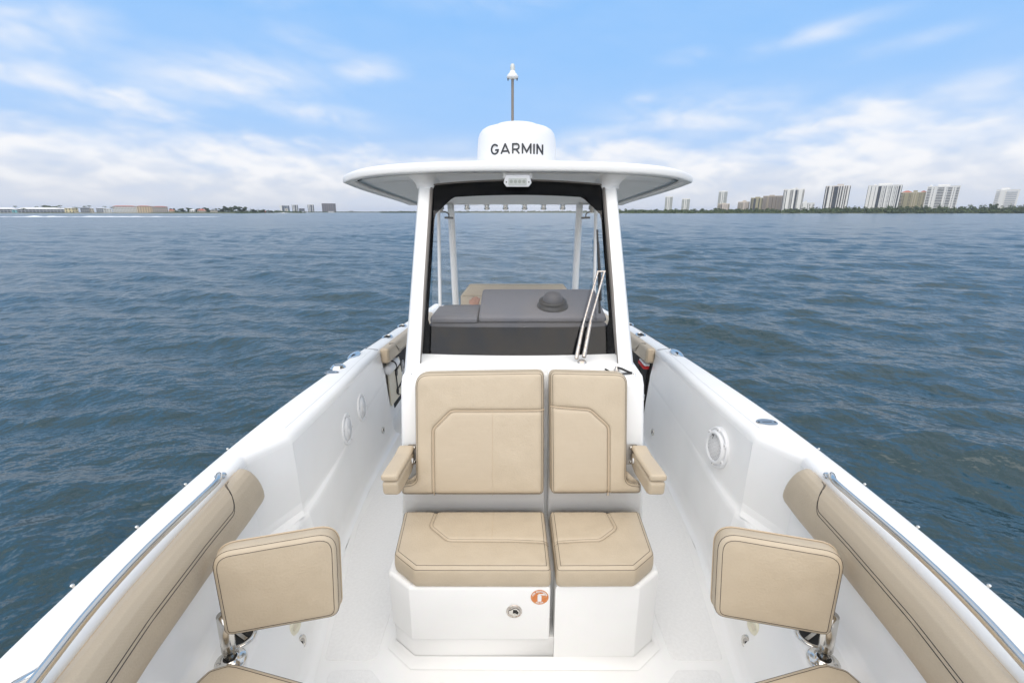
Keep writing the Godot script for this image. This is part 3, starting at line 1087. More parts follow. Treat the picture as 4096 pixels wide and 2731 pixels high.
func sticker(door: Node) -> void:
	var xf := Transform3D(Basis(Vector3(1, 0, 0), Vector3(0, 0, 1), Vector3(0, -1, 0)), V(0.063, 0.362, 1.5275))
	var o := put("sticker", plate(circle(0.0372, 48), 0.0, 0.0006, 0.0, xf), M.sticker, door)
	o.set_meta("label", "round orange fire extinguisher sticker with white print")
	# print: the extinguisher and the words round the rim
	var st := begin()
	prism(st, rounded(PackedVector2Array([Vector2(-0.0085, 0.022), Vector2(0.0075, 0.022), Vector2(0.0075, -0.006), Vector2(0.003, -0.0115), Vector2(-0.004, -0.0115), Vector2(-0.0085, -0.006)]), 0.002, 3), 0.0006, 0.001, 0.0, xf)
	prism(st, PackedVector2Array([Vector2(-0.009, -0.0075), Vector2(-0.0095, -0.0105), Vector2(-0.002, -0.0165), Vector2(0.003, -0.0165), Vector2(0.021, -0.0175), Vector2(0.021, -0.0095), Vector2(0.003, -0.0125), Vector2(-0.003, -0.0125)]), 0.0006, 0.001, 0.0, xf)
	put("pictogram", done(st), M.white_print, o)
	st = begin()
	arc_text(st, "FIRE EXTINGUISHER", 0.0292, deg_to_rad(-166.0), deg_to_rad(-14.0), 0.0072, xf, true)
	arc_text(st, "INSIDE", 0.0292, deg_to_rad(122.0), deg_to_rad(58.0), 0.0068, xf, false)
	put("print", done(st), M.white_print, o)


func letters(text: String, height: float, depth: float) -> TextMesh:
	var f := SystemFont.new()
	f.font_names = PackedStringArray(["Droid Sans"])
	f.font_weight = 700
	var t := TextMesh.new()
	t.font = f
	t.text = text
	t.font_size = 48
	t.pixel_size = height / 34.0
	t.depth = depth
	return t


# single letters set along an arc; the frame's x is right and z is down
func arc_text(st: SurfaceTool, text: String, r: float, from: float, to: float, height: float, xf: Transform3D, outward: bool) -> void:
	var n := text.length()
	for k in n:
		if text[k] == " ":
			continue
		var a := lerpf(from, to, (k + 0.5) / n)
		var tm := letters(text[k], height, 0.0005)
		var up := Vector2(cos(a), sin(a)) * (1.0 if outward else -1.0)
		var right := Vector2(-up.y, up.x)
		var b := Basis(Vector3(right.x, 0, right.y), Vector3(up.x, 0, up.y), Vector3(0, 1, 0))
		st.append_from(tm, 0, xf * Transform3D(b, Vector3(cos(a) * r, 0.0009, sin(a) * r)))


# ---- windshield: a gently bowed pane; s runs across from -1 to 1, t from the sill to the header
func pane(s: float, t: float, back := 0.0) -> Vector3:
	var x := s * lerpf(0.533, 0.557, t) - 0.015
	var y := lerpf(1.142, 2.072, t) + 0.026 * t * (1.0 - s * s)
	var d := lerpf(2.365, 3.15, t) - 0.03 * (1.0 - s * s)
	return V(x, y - back * 0.64, d + back * 0.77)


func windshield() -> void:
	var root := Node3D.new()
	root.name = "windshield"
	boat.add_child(root)
	var st := begin()
	var rows := []
	for k in 21:
		var row := PackedVector3Array()
		for i in 33:
			row.append(pane(-1.0 + i / 16.0, k / 20.0))
		rows.append(row)
	loft(st, rows)
	put("pane", done(st), M.glass, root)
	# black printed border behind the glass, wide along the sill
	var clear := rounded(PackedVector2Array([Vector2(-0.955, 0.153), Vector2(0.955, 0.153), Vector2(0.955, 0.80), Vector2(0.75, 0.908), Vector2(-0.75, 0.908), Vector2(-0.955, 0.80)]), [0.05, 0.05, 0.03, 0.03, 0.03, 0.03], 6)
	st = begin()
	var n := 160
	var in_row := PackedVector2Array()
	var out_row := PackedVector2Array()
	for k in n:
		var a := TAU * k / n
		var dir := Vector2(cos(a), sin(a))
		var c := Vector2(0, 0.5)
		var so := 9.0
		for e in [[dir.x, 1.0], [-dir.x, 1.0], [dir.y, 0.5], [-dir.y, 0.5]]:
			if e[0] > 1e-6:
				so = minf(so, e[1] / e[0])
		out_row.append(c + dir * so)
		var si := so
		for i in clear.size():
			var hit = Geometry2D.segment_intersects_segment(c, c + dir * 3.0, clear[i], clear[(i + 1) % clear.size()])
			if hit != null:
				si = minf(si, (hit - c).length())
		in_row.append(c + dir * si)
	var strips := []
	for k in 6:
		var row := PackedVector3Array()
		for i in n:
			var q := out_row[i].lerp(in_row[i], k / 5.0)
			row.append(pane(q.x, q.y, 0.008))
		strips.append(row)
	loft(st, strips, true)
	put("black_border", done(st), M.frit, root)
	st = begin()
	var edge := PackedVector3Array()
	for k in 41:
		edge.append(pane(-1.0 + k / 20.0, 0.0))
	for k in 20:
		edge.append(pane(1.0, (k + 1) / 20.0))
	for k in 40:
		edge.append(pane(1.0 - (k + 1) / 20.0, 1.0))
	for k in 19:
		edge.append(pane(-1.0, 1.0 - (k + 1) / 20.0))
	tube(st, edge, 0.006, 6, true)
	put("seal", done(st), M.seal, root)
	# raked front posts, each a long tapering moulding
	for s in [-1, 1]:
		var a := [[0.508, 1.118, 2.19], [0.566, 1.104, 2.145], [0.592, 1.10, 2.20], [0.592, 1.10, 2.36], [0.540, 1.12, 2.39]]
		var b := [[0.566, 2.065, 3.14], [0.640, 2.07, 3.13], [0.662, 2.06, 3.20], [0.656, 2.05, 3.34], [0.575, 2.05, 3.34]]
		rows = []
		for k in 13:
			var t := -0.01 + 1.06 * k / 12.0
			var flat_poly := PackedVector2Array()
			var row := PackedVector3Array()
			var sec := []
			for i in 5:
				sec.append(Vector3(lerpf(a[i][0], b[i][0], t), lerpf(a[i][1], b[i][1], t), lerpf(a[i][2], b[i][2], t)))
			for i in 5:
				var p0: Vector3 = sec[(i + 4) % 5]
				var p1: Vector3 = sec[i]
				var p2: Vector3 = sec[(i + 1) % 5]
				var e0 := p1 + (p0 - p1).limit_length(0.014)
				var e2 := p1 + (p2 - p1).limit_length(0.014)
				for q in [e0, e0.lerp(p1, 0.5).lerp(p1.lerp(e2, 0.5), 0.5), e2]:
					row.append(V(s * q.x - 0.015, q.y, q.z))
			rows.append(row)
		st = begin()
		loft(st, rows, true)
		var post := put("front_post", done(st), M.gelcoat_satin, root)
		post.set_meta("label", "raked white front post on the left of the windshield" if s < 0 else "raked white front post on the right of the windshield")
		st = begin()
		tube(st, PackedVector3Array([V(s * 0.515 - 0.015, 1.125, 2.215), V(s * 0.56 - 0.015, 2.05, 3.115)]), 0.008, 8)
		put("post_seal", done(st), M.seal, post)
		# aft side frame of the console glass
		st = begin()
		tube(st, PackedVector3Array([V(s * 0.60 - 0.012, 1.08, 3.46), V(s * 0.615 - 0.012, 2.06, 3.72)]), 0.013, 12)
		put("side_post", done(st), M.gelcoat_satin, root)
	wiper(root)
	dash(root)


func wiper(root: Node) -> void:
	var w := put("wiper", spun([[0.024, 0.0], [0.024, 0.012], [0.019, 0.02], [0.012, 0.024], [0.0, 0.025]], 20, Transform3D(Basis(Vector3(1, 0, 0), 0.25), V(0.312, 1.138, 2.245))), M.worn_steel, root)
	w.set_meta("label", "twin-arm steel windshield wiper with a black blade")
	put("mount", plate(rounded(box2(0.085, 0.035), 0.014), 0.0, 0.012, 0.003, Transform3D(Basis(Vector3(0, 1, 0), -0.2), V(0.295, 1.136, 2.255))), M.worn_steel, w)
	var lift := Vector3(0, 0.026, 0.020)
	for a in [[V(0.283, 1.155, 2.262), V(0.330, 1.28, 2.405), V(0.441, 1.545, 2.640)], [V(0.322, 1.165, 2.258), V(0.372, 1.30, 2.415), V(0.478, 1.545, 2.640)]]:
		var st := begin()
		tube(st, PackedVector3Array([a[0] + lift * 0.4, a[0].lerp(a[1], 0.5) + lift * 0.9, a[1] + lift]), 0.0115, 8, false, 0.009)
		tube(st, PackedVector3Array([a[1] + lift, a[2] + lift]), 0.0062, 8)
		put("arm", done(st), M.worn_steel, w)
	var st2 := begin()
	tube(st2, PackedVector3Array([V(0.436, 1.545, 2.640) + lift, V(0.484, 1.547, 2.640) + lift]), 0.006, 8)
	put("crosspiece", done(st2), M.worn_steel, w)
	st2 = begin()
	tube(st2, PackedVector3Array([V(0.466, 1.782, 2.852) + lift * 0.5, V(0.452, 1.56, 2.665) + lift * 0.6, V(0.437, 1.349, 2.490) + lift * 0.4]), 0.006, 8)
	tube(st2, PackedVector3Array([V(0.463, 1.70, 2.785) + lift * 0.9, V(0.456, 1.55, 2.655) + lift, V(0.447, 1.40, 2.535) + lift * 0.9]), 0.005, 8)
	put("blade", done(st2), M.black_plastic, w)


func dash(root: Node) -> void:
	var across := Transform3D(Basis(Vector3(0, 0, -1), Vector3(1, 0, 0), Vector3(0, 1, 0)), Vector3.ZERO)
	var brow := put("dash", plate(rounded(PackedVector2Array([Vector2(2.44, 1.10), Vector2(2.58, 1.205), Vector2(2.665, 1.255), Vector2(3.25, 1.255), Vector2(3.25, 1.10)]), 0.01, 3), -0.555, 0.525, 0.02, across, 0.02), M.dash_grey, root)
	put("dash_cover", plate(rounded(PackedVector2Array([Vector2(2.665, 1.258), Vector2(2.665, 1.285), Vector2(2.70, 1.295), Vector2(3.02, 1.292), Vector2(3.02, 1.258)]), 0.008, 3), -0.545, -0.262, 0.012, across, 0.012), M.dash_fabric, brow)
	put("dash_cover", plate(rounded(PackedVector2Array([Vector2(2.68, 1.258), Vector2(2.68, 1.288), Vector2(2.71, 1.302), Vector2(3.10, 1.388), Vector2(3.14, 1.385), Vector2(3.14, 1.258)]), 0.012, 3), -0.255, 0.52, 0.018, across, 0.018), M.dash_fabric, brow)
	# the compass stands on the cover
	var cxf := Transform3D(Basis(Vector3(1, 0, 0), 0.2), V(0.205, 1.325, 2.83))
	var comp := put("compass", spun([[0.098, -0.02], [0.100, 0.0], [0.092, 0.022], [0.080, 0.034], [0.088, 0.038], [0.086, 0.044], [0.066, 0.047]], 36, cxf), M.black_plastic, brow)
	put("dome", spun([[0.064, 0.046], [0.060, 0.066], [0.048, 0.084], [0.028, 0.095], [0.0, 0.099]], 32, cxf), M.dash_grey, comp)
	for p in [[-0.46, 1.232, 2.615], [-0.235, 1.215, 2.59], [0.02, 1.232, 2.615], [0.25, 1.215, 2.59]]:
		put("knob", spun([[0.016, 0.0], [0.014, 0.008], [0.006, 0.011], [0.0, 0.012]], 16, Transform3D(Basis(Vector3(1, 0, 0), 0.95), V(p[0], p[1], p[2]))), M.stainless, brow)


# ---- hardtop: u runs across from -1 to 1, t from the front lip to the after edge
func top_point(u: float, t: float, upper: bool) -> Vector3:
	var w := lerpf(1.205, 1.09, smoothstep(0.1, 1.0, t))
	var sweep := 0.06 * u * u + 0.30 * pow(absf(u), 6.0)
	var d := lerpf(2.955 + sweep, 4.92 - 0.10 * pow(absf(u), 4.0), t)
	var under := lerpf(2.142, 1.978, (d - 2.955) / 1.965) - 0.022 * u * u
	var y := under
	if upper:
		y = under + 0.062 + 0.03 * (1.0 - u * u) * sin(PI * clampf(t, 0.0, 1.0)) - 0.012 * pow(absf(u), 4.0)
	return V(u * w - 0.013, y, d)


func hardtop() -> void:
	var root := Node3D.new()
	root.name = "hardtop"
	boat.add_child(root)
	root.set_meta("label", "broad white hardtop roof over the console")
	var st := begin()
	# a closed band round the slab: rounded edge rows between the underside and the top
	var rim := []
	for k in 64:
		rim.append(Vector2(-1.0 + 2.0 * k / 64.0, 0.0))
	for k in 24:
		rim.append(Vector2(1.0, k / 24.0))
	for k in 64:
		rim.append(Vector2(1.0 - 2.0 * k / 64.0, 1.0))
	for k in 24:
		rim.append(Vector2(-1.0, 1.0 - k / 24.0))
	var rows := []
	for q in [[0.90, 0.0, 0.004], [0.965, 0.0, 0.0015], [0.985, 0.0, 0.0], [0.996, 0.06, 0.0], [1.0, 0.2, 0.0], [1.0, 0.55, 0.0], [0.996, 0.78, 0.0], [0.985, 0.93, 0.0], [0.965, 1.0, 0.0], [0.93, 1.0, 0.0]]:
		var row := PackedVector3Array()
		for c in rim:
			var u: float = c.x * q[0]
			var t: float = 0.5 + (c.y - 0.5) * (1.0 - (1.0 - q[0]) * 0.8)
			var a := top_point(u, t, false)
			var b := top_point(u, t, true)
			row.append(a.lerp(b, q[1]) + Vector3(0, q[2], 0))
		rows.append(row)
	loft(st, rows, true)
	for up in [false, true]:
		var grid := []
		var lim := 0.90 if not up else 0.93
		for k in 25:
			var row := PackedVector3Array()
			for i in 33:
				var u := (-1.0 + i / 16.0) * lim
				var t := 0.5 + (k / 24.0 - 0.5) * (1.0 - (1.0 - lim) * 0.8)
				row.append(top_point(u, t, up) + Vector3(0, 0.0 if up else 0.004, 0))
			grid.append(row)
		loft(st, grid)
	var slab := put("roof", done(st), M.gelcoat_satin, root)
	# moulded panels under the roof, outside and between the posts
	for s in [-1, 1]:
		st = begin()
		var g := []
		for k in 9:
			var row := PackedVector3Array()
			for i in 5:
				row.append(top_point(s * lerpf(0.62, 0.86, i / 4.0), lerpf(0.16, 0.80, k / 8.0), false) + Vector3(0, 0.0025, 0))
			g.append(row)
		loft(st, g)
		put("under_panel", done(st), M.gelcoat_satin, root)
		# fairing at the head of each front post
		st = begin()
		rows = []
		for k in 5:
			var t := k / 4.0
			var grow := 0.05 * t * t
			var row := PackedVector3Array()
			for q in [[0.552 - grow * 0.5, 3.115 - grow * 2.0], [0.655 + grow * 1.6, 3.115 - grow * 2.0], [0.675 + grow * 1.6, 3.35], [0.56 - grow, 3.35]]:
				row.append(V(s * q[0] - 0.015, lerpf(2.045, 2.142, t), q[1] + 0.05 * t))
			rows.append(row)
		loft(st, rows, true)
		put("post_fairing", done(st), M.gelcoat_satin, root)
		# aft posts
		st = begin()
		tube(st, PackedVector3Array([V(s * 0.62 - 0.02, 0.35, 4.78), V(s * 0.64 - 0.02, 1.2, 4.80), V(s * 0.655 - 0.02, 1.995, 4.82)]), 0.034, 14)
		var post := put("aft_post", done(st), M.gelcoat_satin, root)
		put("post_flange", plate(rounded(box2(0.2, 0.12), 0.03), 1.972, 1.984, 0.003, Transform3D(Basis(), V(s * 0.655 - 0.02, 0, 4.82))), M.gelcoat_satin, post)
		# folded outrigger sockets hang at the corners
		var sock := put("outrigger_socket", spun([[0.03, 0.0], [0.03, -0.04], [0.038, -0.045], [0.038, -0.075], [0.024, -0.082], [0.024, -0.1], [0.0, -0.105]], 18, Transform3D(Basis(), V(s * 0.74 - 0.01, 2.0, 4.6))), M.stainless_dull, root)
		st = begin()
		tube(st, smooth_path(PackedVector3Array([V(s * 0.735, 1.91, 4.6), V(s * 0.70, 1.90, 4.6), V(s * 0.672, 1.885, 4.6), V(s * 0.668, 1.85, 4.6)])), 0.006, 8)
		tube(st, PackedVector3Array([V(s * 0.625, 1.845, 4.6), V(s * 0.71, 1.848, 4.6)]), 0.010, 8)
		put("handle", done(st), M.black_plastic, sock)
		# round loudspeakers in the headliner
		put("roof_speaker", spun([[0.13, 0.03], [0.13, -0.002], [0.12, -0.012], [0.09, -0.014], [0.0, -0.012]], 30, Transform3D(Basis(), V(s * 0.50, 1.985, 4.75))), M.white_plastic, root)
	# headliner lip and the row of rod-holder ends at the after edge
	put("headliner", plate(rounded(PackedVector2Array([Vector2(-0.52, 3.6), Vector2(0.49, 3.6), Vector2(0.60, 4.7), Vector2(-0.63, 4.7)]), 0.08, 5), -0.012, 0.02, 0.0, Transform3D(Basis(Vector3(1, 0, 0), Vector3(0, 1, 0), Vector3(0, -0.0835, -1)), V(0, 2.142 + 2.955 * 0.0835 - 0.012, 0))), M.gelcoat_satin, root)
	for x in [-0.514, -0.311, -0.118, 0.078, 0.273, 0.470]:
		var rh := put("rod_socket", spun([[0.026, 0.05], [0.026, -0.012], [0.031, -0.018], [0.031, -0.03], [0.022, -0.038], [0.0, -0.04]], 18, Transform3D(Basis(Vector3(1, 0, 0), 0.3), V(x, 1.962, 4.88))), M.stainless, root)
		put("socket_rim", spun([[0.040, 0.02], [0.040, 0.006], [0.03, 0.004]], 18, Transform3D(Basis(), V(x, 1.968, 4.88))), M.white_plastic, rh)
	# spreader light under the front lip
	var lightbox := put("spreader_light", plate(rounded(PackedVector2Array([Vector2(-0.075, 0.036), Vector2(0.075, 0.036), Vector2(0.088, -0.012), Vector2(0.07, -0.036), Vector2(-0.07, -0.036), Vector2(-0.088, -0.012)]), 0.008, 3), 0.0, 0.06, 0.006, Transform3D(Basis(Vector3(1, 0, 0), Vector3(0, -0.2, 0.98), Vector3(0, 0.98, 0.2)), V(-0.017, 2.098, 3.06))), M.white_plastic, root)
	put("light_bracket", plate(rounded(box2(0.19, 0.10), 0.02), -0.03, 0.004, 0.003, Transform3D(Basis(), V(-0.017, 2.135, 3.07))), M.gelcoat_satin, lightbox)
	var lens_xf := Transform3D(Basis(Vector3(1, 0, 0), Vector3(0, -0.2, 0.98), Vector3(0, 0.98, 0.2)), V(-0.017, 2.098, 3.06))
	put("lens", plate(rounded(box2(0.115, 0.042), 0.008), 0.060, 0.063, 0.001, lens_xf * Transform3D(Basis(), Vector3(0, 0, -0.004))), M.led_glass, lightbox)
	for k in 4:
		put("led", plate(circle(0.0105, 18), 0.063, 0.0645, 0.0008, lens_xf * Transform3D(Basis(), Vector3((k - 1.5) * 0.0265, 0, -0.002))), M.led, lightbox)
	for e in [-1, 1]:
		put("screw", plate(circle(0.004, 10), 0.060, 0.0618, 0.0, lens_xf * Transform3D(Basis(), Vector3(e * 0.07, 0, -0.006))), M.hole, lightbox)
	if slab == null:
		push_error("no roof")


# ------------------------------------------------------------------ upholstery
func edge_distance(p: Vector2, poly: PackedVector2Array) -> float:
	var m := 9.0
	var n := poly.size()
	for i in n:
		m = minf(m, p.distance_squared_to(Geometry2D.get_closest_point_to_segment(p, poly[i], poly[(i + 1) % n])))
	return sqrt(m)


func line_distance(p: Vector2, line: PackedVector2Array) -> float:
	var m := 9.0
	for i in line.size() - 1:
		m = minf(m, p.distance_squared_to(Geometry2D.get_closest_point_to_segment(p, line[i], line[i + 1])))
	return sqrt(m)


# height of a cushion's face above its back: rounded edge, soft crown, seams pulled in
func swell(c: Dictionary, p: Vector2) -> float:
	var s := edge_distance(p, c.poly)
	var r: float = c.r
	var h: float = c.h - r
	h += r if s >= r else sqrt(maxf(r * r - (r - s) * (r - s), 0.0))
	h += c.crown * (1.0 - exp(-s / 0.07))
	for l in c.seams:
		var q := line_distance(p, l)
		if q < 0.05:
			h -= 0.0065 * exp(-q * q / 0.00007) + 0.004 * exp(-q / 0.016)
	h += c.wrinkle * c.noise.get_noise_2d(p.x, p.y) * smoothstep(0.0, 0.03, s)
	return h


func cushion(poly: PackedVector2Array, h: float, r: float, crown: float, seams: Array, xf: Transform3D, panel := PackedVector2Array()) -> Dictionary:
	var n := FastNoiseLite.new()
	n.seed = rng.randi() % 1000
	n.frequency = 7.0
	var c := {"poly": resample(ccw(poly), 0.011, true), "h": h, "r": r, "crown": crown, "seams": seams, "xf": xf, "noise": n, "wrinkle": 0.0016}
	c.simple = ccw(poly)
	var out: PackedVector2Array = c.poly
	c.poly = ccw(poly)
	var centre := Vector2.ZERO
	for v in out:
		centre += v / out.size()
	var rings := []
	var rings2 := []
	for e in [[0.006, 0.0], [0.001, 0.008], [-0.002, (h - r) * 0.5], [0.0, (h - r) * 0.97]]:
		var row := PackedVector3Array()
		var q := inset(out, e[0])
		for v in q:
			row.append(xf * Vector3(v.x, e[1], v.y))
		rings.append(row)
		rings2.append(q)
	var near := [0.0015, 0.004, 0.0075, 0.012, 0.017, 0.022, 0.027, 0.033]
	var steps := 46
	for k in near.size() + steps + 1:
		var row := PackedVector3Array()
		var row2 := PackedVector2Array()
		for v in out:
			var len := v.distance_to(centre)
			var t: float
			if k < near.size():
				t = near[k] * 1.15 / len
			else:
				var t0: float = near[-1] * 1.15 / len
				t = lerpf(t0, 0.995, float(k - near.size() + 1) / (steps + 1))
			var p := v.lerp(centre, t)
			row2.append(p)
			row.append(xf * Vector3(p.x, swell(c, p), p.y))
		rings.append(row)
		rings2.append(row2)
	var st := begin()
	var sp := begin()
	var has_panel := panel.size() > 2
	for k in rings.size() - 1:
		var a: PackedVector3Array = rings[k]
		var b: PackedVector3Array = rings[k + 1]
		var m := a.size()
		for i in m:
			var j := (i + 1) % m
			var target := st
			if has_panel:
				var mid: Vector2 = (rings2[k][i] + rings2[k][j] + rings2[k + 1][i] + rings2[k + 1][j]) * 0.25
				if Geometry2D.is_point_in_polygon(mid, panel):
					target = sp
			quad(target, a[i], b[i], b[j], a[j])
	# back
	flat(st)
	var idx := Geometry2D.triangulate_polygon(rings2[0])
	for k in range(0, idx.size(), 3):
		tri(st, rings[0][idx[k]], rings[0][idx[k + 1]], rings[0][idx[k + 2]])
	c.cover = done(st)
	if has_panel:
		c.panel = done(sp)
	return c


func resample(poly: PackedVector2Array, step: float, closed: bool) -> PackedVector2Array:
	var out := PackedVector2Array()
	var n := poly.size()
	for i in (n if closed else n - 1):
		var a := poly[i]
		var b := poly[(i + 1) % n]
		var m := maxi(1, int(round(a.distance_to(b) / step)))
		for k in m:
			out.append(a.lerp(b, float(k) / m))
	if not closed:
		out.append(poly[n - 1])
	return out


func lay(c: Dictionary, line: PackedVector2Array, lift: float) -> PackedVector3Array:
	var pts := PackedVector3Array()
	for p in line:
		pts.append(c.xf * Vector3(p.x, swell(c, p) + lift, p.y))
	return pts


func beside(line: PackedVector2Array, off: float) -> PackedVector2Array:
	var out := PackedVector2Array()
	var n := line.size()
	for i in n:
		var t := (line[mini(i + 1, n - 1)] - line[maxi(i - 1, 0)]).normalized()
		out.append(line[i] + Vector2(-t.y, t.x) * off)
	return out


# dark stitching: a row of short stitches
func stitches(st: SurfaceTool, pts: PackedVector3Array, closed := false, r := 0.0009) -> void:
	tube(st, pts, r, 5, closed)


func upholster(root: Node, c: Dictionary, rims: Array, seam_stitch := true, piping := []) -> void:
	var cover := put("cover", c.cover, M.vinyl, root)
	if c.has("panel"):
		put("dimpled_panel", c.panel, M.vinyl_dimpled, root)
	var st := begin()
	for r in rims:
		var q := resample(inset(c.simple, r), 0.012, true)
		stitches(st, lay(c, q, 0.0004), true)
	put("stitching", done(st), M.thread, cover)
	if seam_stitch and c.seams.size() > 0:
		st = begin()
		for l in c.seams:
			var q := resample(l, 0.012, false)
			for off in [-0.0075, 0.0075]:
				stitches(st, lay(c, beside(q, off), 0.0003), false, 0.0007)
		put("seam_stitching", done(st), M.seam_thread, cover)
	if piping.size() > 0:
		st = begin()
		for l in piping:
			tube(st, lay(c, resample(l, 0.012, false), 0.0035), 0.0032, 6)
		put("piping", done(st), M.piping, cover)


func soft_line(pts: Array, r := 0.02) -> PackedVector2Array:      # an open line with its corners rounded
	var out := PackedVector2Array([pts[0]])
	for i in range(1, pts.size() - 1):
		var a: Vector2 = pts[i] + (pts[i - 1] - pts[i]).limit_length(r)
		var b: Vector2 = pts[i] + (pts[i + 1] - pts[i]).limit_length(r)
		for k in 5:
			var s := k / 4.0
			out.append(a.lerp(pts[i], s).lerp((pts[i] as Vector2).lerp(b, s), s))
	out.append(pts[-1])
	return out


func add_cushions() -> void:
	# ---- console seat: two backs and two seats
	var up := Vector3(0, 0.9728, -0.2318)
	var out := Vector3(0, 0.2318, 0.9728)
	var back := Transform3D(Basis(Vector3(1, 0, 0), out, up), V(0, 0.38, 1.915) + out * 0.002)
	var o := thing("backrest_cushion", "wide tan backrest cushion with a cut-out for the left armrest, on the console front", "cushion", Vector3(MID, 0, 0), "cushions of the console seat")
	var s1 := soft_line([Vector2(-0.425, 0.205), Vector2(-0.425, 0.53), Vector2(-0.338, 0.617), Vector2(0.101, 0.617)])
	var s2 := PackedVector2Array([Vector2(-0.144, 0.205), Vector2(-0.144, 0.617)])
	var c := cushion(rounded(PackedVector2Array([Vector2(-0.583, 0.208), Vector2(0.100, 0.208), Vector2(0.100, 0.805), Vector2(-0.513, 0.795), Vector2(-0.513, 0.272), Vector2(-0.583, 0.262)]), [0.025, 0.025, 0.03, 0.07, 0.03, 0.012], 6), 0.085, 0.030, 0.012, [s1], back,
		PackedVector2Array([Vector2(-0.425, 0.1), Vector2(-0.425, 0.53), Vector2(-0.338, 0.617), Vector2(-0.144, 0.617), Vector2(-0.144, 0.1)]))
	upholster(o, c, [0.004, 0.013], true, [s1])
	var st := begin()
	stitches(st, lay(c, resample(s2, 0.012, false), 0.0002), false, 0.0009)
	put("centre_seam", done(st), M.piping, o)
	o = thing("backrest_cushion", "narrow tan backrest cushion on the console front, beside the right armrest", "cushion", Vector3(MID, 0, 0), "cushions of the console seat")
	s1 = soft_line([Vector2(0.132, 0.635), Vector2(0.315, 0.622), Vector2(0.405, 0.54), Vector2(0.408, 0.205)])
	c = cushion(rounded(PackedVector2Array([Vector2(0.134, 0.212), Vector2(0.567, 0.214), Vector2(0.567, 0.262), Vector2(0.497, 0.272), Vector2(0.497, 0.795), Vector2(0.126, 0.805)]), [0.025, 0.025, 0.012, 0.03, 0.06, 0.03], 6), 0.085, 0.030, 0.012, [s1], back,
		PackedVector2Array([Vector2(0.1, 0.635), Vector2(0.315, 0.622), Vector2(0.405, 0.54), Vector2(0.408, 0.1), Vector2(0.1, 0.1)]))
	upholster(o, c, [0.004, 0.013], true, [s1])
	var seat := flat_at(V(0, 0.412, 0))
	o = thing("seat_cushion", "wide tan seat cushion on the console locker above the orange sticker", "cushion", Vector3(MID, 0, 0), "cushions of the console seat")
	s1 = soft_line([Vector2(-0.418, 1.91), Vector2(-0.428, 1.785), Vector2(-0.337, 1.69), Vector2(0.11, 1.685)])
	c = cushion(rounded(PackedVector2Array([Vector2(-0.578, 1.908), Vector2(-0.556, 1.618), Vector2(-0.452, 1.527), Vector2(0.108, 1.525), Vector2(0.106, 1.908)]), [0.02, 0.03, 0.03, 0.02, 0.02], 5), 0.092, 0.024, 0.010, [s1], seat)
	upholster(o, c, [0.004, 0.018], true)
	st = begin()
	stitches(st, lay(c, resample(PackedVector2Array([Vector2(-0.141, 1.90), Vector2(-0.141, 1.69)]), 0.012, false), 0.0002), false, 0.0009)
	put("centre_seam", done(st), M.piping, o)
	o = thing("seat_cushion", "narrow tan seat cushion on the fixed half of the console box", "cushion", Vector3(MID, 0, 0), "cushions of the console seat")
	s1 = soft_line([Vector2(0.409, 1.91), Vector2(0.424, 1.767), Vector2(0.338, 1.69), Vector2(0.135, 1.685)])
	c = cushion(rounded(PackedVector2Array([Vector2(0.132, 1.908), Vector2(0.130, 1.525), Vector2(0.452, 1.527), Vector2(0.556, 1.618), Vector2(0.570, 1.908)]), [0.02, 0.02, 0.03, 0.03, 0.02], 5), 0.092, 0.024, 0.010, [s1], seat)
	upholster(o, c, [0.004, 0.018], true)
	# ---- bow: bolsters, plug-in backrests, bench cushions
	for s in [-1, 1]:
		bolster(s)
		plug_in_backrest(s)
		bench_cushion(s)
		cockpit_bolster(s)


var bolster_section := [[0.0, -0.04], [0.003, -0.02], [0.012, -0.010], [0.028, -0.007], [0.046, -0.014], [0.060, -0.030], [0.069, -0.055], [0.073, -0.085], [0.073, -0.12], [0.068, -0.16], [0.058, -0.195], [0.042, -0.222], [0.02, -0.236], [0.0, -0.238]]


func bolster_point(s: int, d: float, q: float, lift := 0.0) -> Vector3:
	var n := bolster_section.size() - 1
	var f := clampf(q, 0.0, 1.0) * n
	var i := mini(int(f), n - 1)
	var a: Array = bolster_section[i]
	var b: Array = bolster_section[i + 1]
	var x := lerpf(a[0], b[0], f - i)
	var y := lerpf(a[1], b[1], f - i)
	var end := 1.0
	var cut := 1.70 - 0.0 * y
	if d > cut - 0.03:
		var e := clampf((d - (cut - 0.03)) / 0.03, 0.0, 1.0)
		end = sqrt(maxf(1.0 - e * e, 0.0)) * 0.35 + 0.65
	var nx := 0.0
	var ny := 0.0
	if lift != 0.0:
		var t := Vector2(b[0] - a[0], b[1] - a[1]).normalized()
		nx = -t.y * lift
		ny = t.x * lift
	# the after end is cut on a slant: lower edge farther aft
	var dd := d + (0.10 * clampf((d - 0.9) / 0.8, 0.0, 1.0)) * clampf(-y / 0.24, 0.0, 1.0)
	return V(s * (inner_at(minf(d, 1.75)) - 0.002 - x * end - nx), sheer(d) + (y + 0.12) * lerpf(1.0, end, 0.4) - 0.12 + ny, dd)


func seam_at(d: float) -> float:      # where the seam runs round the bolster
	return lerpf(0.53, 0.16, smoothstep(1.44, 1.575, d)) if d > 1.44 else 0.53


